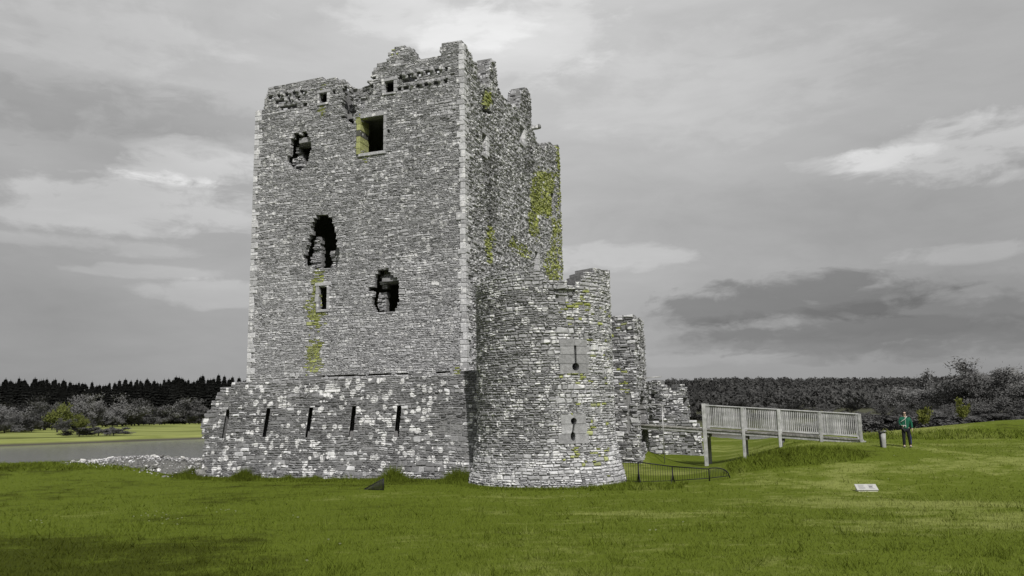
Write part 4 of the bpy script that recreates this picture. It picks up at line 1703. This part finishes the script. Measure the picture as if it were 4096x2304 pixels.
nose = tube_pts([Vector((0, -.085, 1.56)), Vector((0, -.108, 1.53)), Vector((0, -.088, 1.52))], [.008, .014, .012], 6)
ears = [tube_pts([Vector((s_ * .068, .0, 1.52)), Vector((s_ * .08, .005, 1.55)), Vector((s_ * .07, .005, 1.575))], [.01, .014, .01], 6) for s_ in (-1, 1)]
ex = fingers(lw, (.25, -.95, 0), (.0, 0, 1)) + fingers(rw, (.04, -.25, -.97), (0, 1, 0)) + [nose] + ears
body = skin_mesh('body', body_pts, body_e, M['skin'], person, extra=ex)
jk = [(0, 0, .84, .165, .125), (0, 0, 1.04, .165, .125), (0, .01, 1.24, .178, .13), (0, .012, 1.36, .11, .095), (0, .01, 1.405, .075, .08),
      (-.185, .01, 1.325, .078), (-.255, .0, 1.09, .062), (-.165, -.19, .99, .045),
      (.185, .01, 1.325, .078), (.258, .02, 1.09, .062), (.262, -.04, .87, .046)]
skin_mesh('jacket', jk, [(0, 1), (1, 2), (2, 3), (3, 4), (2, 5), (5, 6), (6, 7), (2, 8), (8, 9), (9, 10)], M['jacket'], person, root=1)
tr = [(0, 0, .87, .15, .115), (-.098, 0, .80, .105), (-.115, -.02, .48, .078), (-.12, .01, .075, .066), (.098, 0, .80, .105), (.12, -.01, .48, .078), (.135, .02, .075, .066)]
trs = skin_mesh('trousers', tr, [(0, 1), (1, 2), (2, 3), (0, 4), (4, 5), (5, 6)], M['trousers'], person)
skin_mesh('leg_stripe', [(.165, -.045, .60, .025, .02), (.172, -.04, .40, .028, .02), (.175, -.02, .16, .02, .02)], [(0, 1), (1, 2)], M['blue'], trs, 1)
for s_, x_, y_ in ((-1, -.12, .01), (1, .135, .02)):
    skin_mesh('shoe', [(x_, y_ + .04, .05, .05, .045), (x_ + .004 * s_, y_ - .06, .05, .052, .042), (x_ + .012 * s_, y_ - .17, .035, .045, .03)], [(0, 1), (1, 2)], M['shoe'], person, 2)
# hood / dark hair around the face, sunglasses, mouth
hood = [(0, .03, 1.42, .11, .075), (0, .035, 1.53, .122, .075), (0, .02, 1.62, .108, .085), (0, -.01, 1.69, .06, .05)]
skin_mesh('hood', hood, [(0, 1), (1, 2), (2, 3)], M['dark_cloth'], person)
gl = []
for s_ in (-1, 1):
    gl.append(cbox(Vector((s_ * .034, -.098, 1.567)), Vector((1, 0, 0)), Vector((0, 1, 0)), ZUP, .056, .014, .036, .006))
    gl.append(cbox(Vector((s_ * .07, -.045, 1.572)), Vector((1, 0, 0)), Vector((0, 1, 0)), ZUP, .006, .11, .01, .002))
gl.append(cbox(Vector((0, -.1, 1.575)), Vector((1, 0, 0)), Vector((0, 1, 0)), ZUP, .02, .008, .008, .002))
ga_ = Acc()
for v, f in gl:
    ga_.add(v, f)
o = mesh_obj('sunglasses', ga_.v, ga_.f, M['black'])
o.parent = person
v, f = cbox(Vector((0, -.083, 1.487)), Vector((1, 0, 0)), Vector((0, 1, 0)), ZUP, .045, .01, .012, .004)
o = mesh_obj('mouth', v, f, simple('lips', (.35, .16, .14), .6, .1))
o.parent = person
v, f = cbox(Vector((0, -.128, 1.15)), Vector((1, 0, 0)), Vector((0, 1, 0)), ZUP, .012, .012, .5, .003)
o = mesh_obj('zip', v, f, M['pale'])
o.parent = person
# shoulder bag at the hip with its pale strap, and the camera in the hand
pm = wm(person)
bag = empty('shoulder_bag', tuple(pm @ Vector((-.27, -.02, .80))), 'black shoulder bag hanging at the side of the person in green', 'bag')
v, f = cbox(Vector((-.335, -.12, 1.04)), Vector((1, 0, 0)), Vector((0, 1, 0)), ZUP, .10, .24, .30, .03)
mesh_obj('pouch', [pm @ q for q in v], f, M['dark_cloth'], bag)
sp_ = [Vector(q) for q in ((-.23, -.10, 1.15), (-.16, -.15, 1.2), (-.02, -.155, 1.3), (.07, -.11, 1.405), (.10, .0, 1.43), (.05, .11, 1.38))]
v, f = tube_pts(sp_, [.012] * 6, 6)
mesh_obj('strap', [pm @ q for q in v], f, M['pale'], bag, True)
camr = empty('hand_camera', tuple(pm @ Vector((-.08, -.31, .96))), 'small pale camera held at the waist by the person in green', 'camera')
v, f = cbox(Vector((-.075, -.33, .985)), Vector((1, 0, 0)), Vector((0, 1, 0)), ZUP, .13, .06, .085, .012)
mesh_obj('camera_body', [pm @ q for q in v], f, M['pale'], camr)
v, f = tube_pts([Vector((-.07, -.355, .985)), Vector((-.07, -.41, .985))], [.032, .03], 10)
mesh_obj('lens', [pm @ q for q in v], f, M['black'], camr)


# ------------------------------------------------------------------ trees
def tree_meshes(seed, h, spread, n_twig, size, kind):
    """returns (trunk mesh data, crown mesh data) at unit origin"""
    r = random.Random(seed)
    tk = Acc()
    cr = Acc()
    if kind == 'spruce':
        v, f = tube_pts([Vector((0, 0, -.5)), Vector((0, 0, h * .5)), Vector((0, 0, h))], [h * .018, h * .01, .02], 6)
        tk.add(v, f)
        for i in range(n_twig):
            t_ = r.random() ** 1.1
            z_ = h * (.06 + .95 * t_)
            R = spread * (1 - t_) ** 1.05 * r.uniform(.3, 1.0) * (1 + .25 * math.sin(z_ * 9 + seed)) + .03
            a = r.uniform(0, 2 * math.pi)
            p = Vector((R * math.cos(a), R * math.sin(a), z_))
            o_ = Vector((math.cos(a), math.sin(a), -.35)) * size * r.uniform(.7, 1.5) * (1.15 - .75 * t_)
            s_ = Vector((-math.sin(a), math.cos(a), 0)) * size * r.uniform(.3, .6)
            cr.add([p - o_ * .4 + s_, p - o_ * .4 - s_, p + o_], [(0, 1, 2)])
        for k_ in range(4):
            a = k_ * math.pi / 4
            q = Vector((math.cos(a), math.sin(a), 0))
            cr.add([q * .32 + Vector((0, 0, h * .80)), -q * .32 + Vector((0, 0, h * .80)), Vector((0, 0, h * 1.07))], [(0, 1, 2)])
        return tk, cr
    # broadleaf: trunk, limbs that fork, twig sprays at the ends
    bend = Vector((r.uniform(-.1, .1), r.uniform(-.1, .1), 0)) * h
    top = Vector((0, 0, h * .42)) + bend
    v, f = tube_pts([Vector((0, 0, -.6)), Vector((0, 0, h * .2)) + bend * .3, top], [h * .03, h * .022, h * .014], 7)
    tk.add(v, f)
    ends = []
    nl = r.randint(10, 13)
    for i in range(nl):
        a = 2 * math.pi * i / nl + r.uniform(-.4, .4)
        b0 = Vector((0, 0, h * r.uniform(.03, .4)))
        el = r.uniform(.12, 1.3)
        L = h * r.uniform(.38, .6)
        d_ = Vector((math.cos(a) * math.cos(el) * spread, math.sin(a) * math.cos(el) * spread, math.sin(el)))
        mid = b0 + d_ * L * .5 + Vector((0, 0, -.03 * h))
        e_ = b0 + d_ * L
        v, f = tube_pts([b0, mid, e_], [h * .012, h * .008, h * .003], 5)
        tk.add(v, f)
        for k_ in range(4):
            s_ = mid.lerp(e_, r.random())
            e2 = s_ + Vector((r.gauss(0, .4) * spread, r.gauss(0, .4) * spread, r.uniform(.1, .8))) * L * .5
            v, f = tube_pts([s_, e2], [h * .005, h * .0015], 4, False)
            tk.add(v, f)
            ends.append((s_, e2))
        ends.append((mid, e_))
    for i in range(n_twig):
        s_, e_ = r.choice(ends)
        c_ = s_.lerp(e_, r.uniform(.2, 1.15)) + Vector((r.gauss(0, 1), r.gauss(0, 1), r.gauss(0, .8))) * h * .055
        if c_.z < h * .01:
            continue
        d_ = Vector((r.gauss(0, 1), r.gauss(0, 1), r.gauss(.4, .9))).normalized() * size * r.uniform(.6, 1.6)
        q = d_.orthogonal().normalized() * size * r.uniform(.14, .38)
        cr.add([c_ - q, c_ + q, c_ + d_], [(0, 1, 2)])
    return tk, cr


def data_of(acc, name, mat):
    me = bpy.data.meshes.new(name)
    me.from_pydata([tuple(q) for q in acc.v], [], acc.f)
    me.materials.append(mat)
    return me


def make_kind(seed, h, spread, n_twig, size, kind, leaf):
    tk, cr = tree_meshes(seed, h, spread, n_twig, size, kind)
    return data_of(tk, 'trunk', M['bark']), data_of(cr, 'crown', leaf)


def plant(name, loc_, data, scale, rz, label, cat, group):
    t_ = empty(name, tuple(loc_), label, cat, group)
    t_.rotation_euler = (0, 0, rz)
    t_.scale = scale
    for nm, d_ in (('trunk', data[0]), ('crown', data[1])):
        o = bpy.data.objects.new(nm, d_)
        COL.objects.link(o)
        o.parent = t_
    return t_


RT_ = random.Random(101)
spr = [make_kind(200 + i, 10, 3.0 + .4 * i, 2200, .62, 'spruce', M['spruce']) for i in range(4)]
bare = [make_kind(300 + i, 10, 1.0 + .12 * i, 5000, .45, 'bare', M['twig']) for i in range(4)]
pale = [make_kind(350 + i, 10, 1.05 + .1 * i, 6500, .48, 'bare', M['twig_pale']) for i in range(3)]
wil = make_kind(400, 10, .75, 2400, .6, 'bare', M['willow'])


def top_at(px, py, y):
    return at_depth(px, py, y)


def plant_px(name, data, px, top_py, y, label, cat, group, wide=1.0, zb=None):
    p = at_depth(px, top_py, y)
    z0 = gz(p.x, p.y) if zb is None else zb
    h_ = max(1.5, p.z - z0) / 10.0
    return plant(name, (p.x, p.y, z0), data, (h_ * wide, h_ * wide, h_), RT_.uniform(0, 6.3), label, cat, group)


# dark spruce forest across the river
x = -60
tops = [(-60, 1525), (0, 1528), (80, 1518), (230, 1522), (300, 1535), (420, 1540), (500, 1525), (560, 1515), (640, 1528), (700, 1500), (760, 1518), (830, 1510), (890, 1505), (960, 1520), (1100, 1518)]


def prof_y(px):
    for (a, ya), (b_, yb) in zip(tops, tops[1:]):
        if a <= px <= b_:
            return lerp(ya, yb, (px - a) / (b_ - a))
    return 1520


while x < 1010:
    for row in range(4):
        plant_px('spruce_tree', RT_.choice(spr), x + RT_.uniform(-14, 14), prof_y(max(-60, x)) + RT_.uniform(-6, 18) + row * 5, 430 - row * 28,
                 'dark spruce in the dense forest beyond the river', 'tree', 'spruce forest beyond the river', RT_.uniform(.9, 1.4))
    x += 22
# grey leafless trees before the forest
left_bare = ((10, 1590, 205, 1.2), (95, 1575, 215, 1.2), (190, 1605, 200, 1.1), (300, 1572, 225, 1.1), (380, 1630, 230, 1.2), (430, 1600, 245, 1.2), (495, 1588, 260, 1.3), (560, 1598, 270, 1.2), (620, 1625, 280, 1.2),
             (700, 1592, 285, 1.3), (745, 1590, 290, 1.2), (800, 1605, 290, 1.2), (860, 1615, 300, 1.2), (930, 1600, 300, 1.2), (50, 1660, 185, 1.3), (130, 1680, 180, 1.3), (340, 1660, 220, 1.2), (650, 1655, 280, 1.4), (530, 1650, 265, 1.4))
for i, (px, py, yy, wd) in enumerate(left_bare):
    plant_px('bare_tree', RT_.choice(bare if i % 3 == 1 else pale), px, py, yy, 'grey leafless tree on the far river bank before the spruces', 'tree', 'leafless trees beyond the river', wd)
plant_px('willow_tree', wil, 238, 1600, 172, 'tall yellow-green budding willow on the far river bank', 'tree', None, .95)
plant_px('willow_tree', wil, 325, 1645, 185, 'shorter yellow-green willow right of the tallest one across the river', 'tree', None, 1.0)
plant_px('dark_bush', bare[1], 258, 1675, 152, 'dark round bush at the water edge below the willows', 'bush', None, 1.3)

# right-hand trees beyond the lawn
right = ((3520, 1600, 150, 0), (3600, 1620, 130, 0), (3690, 1590, 140, 0), (3760, 1560, 150, 0), (3820, 1530, 140, 0), (3880, 1510, 145, 0), (3945, 1500, 135, 0), (4010, 1520, 130, 0), (4070, 1530, 128, 0), (4130, 1500, 140, 0),
         (3450, 1640, 140, 0), (3380, 1650, 160, 0), (3660, 1650, 110, 0), (3840, 1600, 110, 0), (3960, 1590, 105, 0), (4060, 1580, 105, 0), (3560, 1655, 115, 0), (3740, 1630, 115, 0), (3460, 1675, 118, 0),
         (3860, 1470, 210, 1), (3930, 1462, 215, 1), (3995, 1472, 210, 1), (4075, 1468, 205, 1), (3800, 1500, 220, 1), (3740, 1520, 230, 1), (3670, 1510, 240, 1), (3690, 1535, 240, 1), (4130, 1475, 210, 1), (3600, 1545, 260, 1))
for i, (px, py, yy, pl) in enumerate(right):
    py -= 10 if pl else 4
    if pl:
        plant_px('bare_tree', RT_.choice(pale), px, py, yy, 'pale grey leafless tree on the right skyline behind darker trees', 'tree', 'pale trees on the right skyline', RT_.uniform(1.0, 1.35))
    else:
        plant_px('bare_tree', RT_.choice(bare), px, py, yy, 'dark leafless tree beyond the lawn on the right', 'tree', 'dark leafless trees right of the bridge', RT_.uniform(1.1, 1.5))
for px, py, yy in ((2830, 1640, 190), (2900, 1630, 200), (2990, 1640, 180), (3070, 1620, 210), (3150, 1635, 190), (3230, 1625, 200), (3310, 1640, 180), (2760, 1620, 210), (2860, 1600, 260), (2960, 1605, 270), (3060, 1600, 280), (3170, 1600, 270), (3290, 1605, 260), (3400, 1610, 230)):
    plant_px('bare_tree', RT_.choice(bare), px, py, yy, 'dark leafless tree seen over the footbridge railing', 'tree', 'leafless trees behind the footbridge', RT_.uniform(1.3, 1.7))
# low grey scrub that closes the view between the trunks
scrub = [make_kind(600 + i, 10, 1.5, 3000, .9, 'bare', M['twig']) for i in range(3)]
for i in range(34):
    px = 3330 + i * 24 + RT_.uniform(-10, 10)
    plant_px('scrub_bush', RT_.choice(scrub), px, 1672 + RT_.uniform(-22, 14), 98 + RT_.uniform(-4, 10), 'low grey scrub bush under the dark trees beyond the lawn', 'bush', 'scrub under the right-hand trees', RT_.uniform(1.6, 2.4))
for i in range(20):
    px = 2740 + i * 30 + RT_.uniform(-10, 10)
    plant_px('scrub_bush', RT_.choice(scrub), px, 1672 + RT_.uniform(-12, 14), 150 + RT_.uniform(-4, 10), 'low grey scrub bush showing through the footbridge railing', 'bush', 'scrub behind the footbridge', RT_.uniform(1.4, 2.0))
for i in range(40):
    px = -30 + i * 24 + RT_.uniform(-10, 10)
    yy = lerp(165, 285, min(1, max(0, px / 620)))
    plant_px('scrub_bush', RT_.choice(scrub), px, lerp(1672, 1652, px / 900) + RT_.uniform(-14, 14), yy + RT_.uniform(-4, 10), 'low grey scrub bush along the far river meadow', 'bush', 'scrub along the far meadow', RT_.uniform(1.2, 1.9))
for px, py, yy, lab in ((318, 1722, 124, 'small dark bush at the far water edge, leftmost of three'), (395, 1716, 128, 'small dark bush at the far water edge, middle of three'), (455, 1724, 126, 'small dark bush at the far water edge, rightmost of three')):
    plant_px('bank_bush', RT_.choice(scrub), px, py, yy, lab, 'bush', 'bushes at the far water edge', 2.2)
# yellow-green bush on the bank, right
for px, py, yy, lab in ((3852, 1668, 46.5, 'low yellow-green bush on the grassy bank at right'), (3700, 1695, 47, 'tiny rough bush at the lawn edge right of the person')):
    plant_px('rough_bush', make_kind(500 + px, 10, 1.0, 1500, 1.1, 'bare', M['gorse']), px, py, yy, lab, 'bush', None, .5)

# ------------------------------------------------------------------ the wooded hill
rng = np.random.default_rng(7)
acc_v, acc_f = [], []
cnt = 0
for _ in range(4200):
    yy = rng.uniform(430, 1250)
    xx = rng.uniform(.13, .80) * yy
    if noise.noise(Vector((xx * .006, yy * .004, 2))) < -.22:
        continue
    zz = gz(xx, yy)
    hh = rng.uniform(6, 11)
    nt = 56
    c = rng.normal(0, 1, (nt, 3))
    c /= np.linalg.norm(c, axis=1)[:, None]
    c *= (rng.uniform(.5, 1, (nt, 1)))
    c = c * np.array([hh * .5, hh * .5, hh * .5]) + np.array([xx, yy, zz + hh * .5])
    d1 = rng.normal(0, 1, (nt, 3)) * hh * .095
    d2 = rng.normal(0, 1, (nt, 3)) * hh * .095
    acc_v.append(np.stack([c - d1, c + d1, c + d2], 1).reshape(-1, 3))
V3 = np.concatenate(acc_v).astype(np.float32)


def tri_object(name, V3, mat):
    me = bpy.data.meshes.new(name)
    n_ = len(V3) // 3
    me.vertices.add(len(V3))
    me.vertices.foreach_set('co', V3.ravel())
    me.loops.add(len(V3))
    me.loops.foreach_set('vertex_index', np.arange(len(V3), dtype=np.int32))
    me.polygons.add(n_)
    me.polygons.foreach_set('loop_start', np.arange(0, len(V3), 3, dtype=np.int32))
    me.update(calc_edges=True)
    me.materials.append(mat)
    o = bpy.data.objects.new(name, me)
    COL.objects.link(o)
    return o


props(tri_object('hill_woodland', V3, M['wood_far']), 'far grey woodland covering the hill on the right', 'woodland', None, 'stuff')


# ------------------------------------------------------------------ grass
def on_castle(x, y):
    if (x - RTC.x) ** 2 + (y - RTC.y) ** 2 < 2.78 ** 2:
        return True
    p = Vector((x, y, 0)) - Vector((WO.x, WO.y, 0))
    s_, t_ = p.dot(U), p.dot(V)
    return t_ > -.02 and -6 < s_ < 15.2 and t_ < 35


def blades(n_, dmin, dmax, hmin, hmax, wscale, seed, keep=None, az=(-.80, .80)):
    r = np.random.default_rng(seed)
    d_ = dmin * (dmax / dmin) ** r.random(n_)
    a = r.uniform(az[0], az[1], n_)
    xx, yy = d_ * np.sin(a), d_ * np.cos(a)
    hh = r.uniform(hmin, hmax, n_) * np.exp(r.normal(0, .25, n_))
    res = []
    for i in range(n_):
        x_, y_ = xx[i], yy[i]
        if on_castle(x_, y_):
            continue
        k_ = 1.0
        if keep:
            k_ = keep(x_, y_)
            if k_ <= 0:
                continue
        z_ = gz(x_, y_)
        if z_ < -1.5:
            continue
        res.append((x_, y_, z_, hh[i] * k_, d_[i]))
    A = np.array(res, dtype=np.float64)
    m_ = len(A)
    th = r.uniform(0, 2 * np.pi, m_)
    wd = wscale * (.5 + A[:, 4] / 16.0) * r.uniform(.7, 1.3, m_)
    side_ = np.stack([np.cos(th), np.sin(th), np.zeros(m_)], 1) * wd[:, None]
    base_ = A[:, :3] - np.array([0, 0, .008])
    lean = np.stack([r.normal(0, .55, m_), r.normal(0, .55, m_), np.ones(m_)], 1) * A[:, 3:4]
    return np.stack([base_ - side_, base_ + side_, base_ + lean], 1).reshape(-1, 3).astype(np.float32)


def rough_here(x, y):
    q = (x - BR0.x) * .94 - (y - BR0.y) * .342
    k_ = 0.0
    p = Vector((x, y, 0)) - Vector((WO.x, WO.y, 0))
    s_, t_ = p.dot(U), p.dot(V)
    if -1.1 < t_ < .05 and 2.2 < s_ < 16.5:
        k_ = 1.0 * (1 + t_ / 1.1) * (.7 + 2.2 * max(0, noise.noise(Vector((s_ * .8, 0, 5))))) + .15
    if math.exp(-((q - 3.2) / 3.2) ** 2 - ((y - 30.5) / 2.0) ** 2) > .35:
        k_ = max(k_, .8)
    if math.exp(-((x - 30) / 10) ** 2 - ((y - 44) / 4) ** 2) > .3:
        k_ = max(k_, 1.0)
    if x < -11 and 35 < y < 40.5:
        k_ = max(k_, .6)
    if 1.2 < x - RTC.x < 6.5 and 25.5 < y < 33 and q < .5:
        k_ = max(k_, .75)
    rr = math.hypot(x - RTC.x, y - RTC.y)
    if rr < 3.3:
        k_ = max(k_, .3)
    return k_


def clumps(x, y):
    v_ = noise.noise(Vector((x * 1.7, y * 1.7, 4))) + .5 * noise.noise(Vector((x * 5.1, y * 5.1, 8)))
    return 1.0 + .8 * v_ if v_ > .32 else 0


lawn = np.concatenate([blades(130000, 6.5, 30, .06, .11, .0042, 8, clumps), blades(190000, 6.5, 24, .022, .05, .0042, 1), blades(70000, 24, 50, .03, .06, .005, 2)])
props(tri_object('lawn_grass', lawn, M['grass']), 'short green lawn grass in the foreground', 'grass', None, 'stuff')
roughg = blades(330000, 22, 50, .10, .24, .0055, 3, rough_here)
def tri_blades(res, seed, wd_):
    r = np.random.default_rng(seed)
    A = np.array(res)
    m_ = len(A)
    th = r.uniform(0, 2 * np.pi, m_)
    side_ = np.stack([np.cos(th), np.sin(th), np.zeros(m_)], 1) * (wd_ * r.uniform(.6, 1.4, m_))[:, None]
    lean = np.stack([r.normal(0, .35, m_), r.normal(0, .35, m_), np.ones(m_)], 1) * A[:, 3:4]
    return np.stack([A[:, :3] - side_, A[:, :3] + side_, A[:, :3] + lean], 1).reshape(-1, 3).astype(np.float32)


RW = random.Random(77)
foot = []
for _ in range(42000):
    s_ = RW.uniform(2.0, 16.2)
    t_ = -abs(RW.gauss(0, .38))
    p = Vector((WO.x, WO.y, 0)) + U * s_ + V * t_
    n_ = noise.noise(Vector((s_ * .75, 2, 5))) + .5 * noise.noise(Vector((s_ * 2.3, 7, 5)))
    h_ = (.15 + .85 * max(0, n_ - .02)) * RW.uniform(.4, 1.1) * max(.35, 1 + t_ * .8)
    foot.append((p.x, p.y, gz(p.x, p.y) - .02, h_))
for _ in range(9000):
    a = RW.uniform(-1.7, 1.7)
    r_ = 2.80 + abs(RW.gauss(0, .22))
    x_, y_ = RTC.x + r_ * math.sin(a), RTC.y - r_ * math.cos(a)
    foot.append((x_, y_, gz(x_, y_) - .02, RW.uniform(.04, .15)))
roughg = np.concatenate([roughg, tri_blades(foot, 5, .010)])
props(tri_object('rough_grass', roughg, M['grass']), 'longer rough grass along the wall foot, ditch and banks', 'grass', None, 'stuff')
# white daisies scattered in the turf
RD = random.Random(9)
dz = []
for cx, cy, n_, sp_x, sp_y in ((140, 2095, 4, 20, 6), (670, 2080, 14, 60, 16), (900, 2052, 8, 40, 10), (610, 2074, 3, 20, 6), (1196, 2084, 3, 12, 6), (2280, 1982, 4, 60, 8), (3540, 1870, 3, 120, 40), (3700, 1900, 3, 200, 60), (1370, 2200, 3, 60, 40), (2700, 2130, 3, 120, 30)):
    for _ in range(n_):
        g = ground_at(cx + RD.gauss(0, sp_x), cy + RD.gauss(0, sp_y))
        c = g + ZUP * .06
        s_ = .022
        for k_ in range(5):
            a0, a1 = 2 * math.pi * k_ / 5, 2 * math.pi * (k_ + 1) / 5
            dz += [tuple(c), tuple(c + Vector((math.cos(a0) * s_, math.sin(a0) * s_ * .8 , .012 - .012 * math.sin(a0)))), tuple(c + Vector((math.cos(a1) * s_, math.sin(a1) * s_ * .8, .012 - .012 * math.sin(a1))))]
M['petal'] = simple('daisy_petals', (.7, .7, .55), .8, .1)
props(tri_object('daisies', np.array(dz, dtype=np.float32), M['petal']), 'tiny white daisies dotted in the lawn', 'flowers', None, 'stuff')
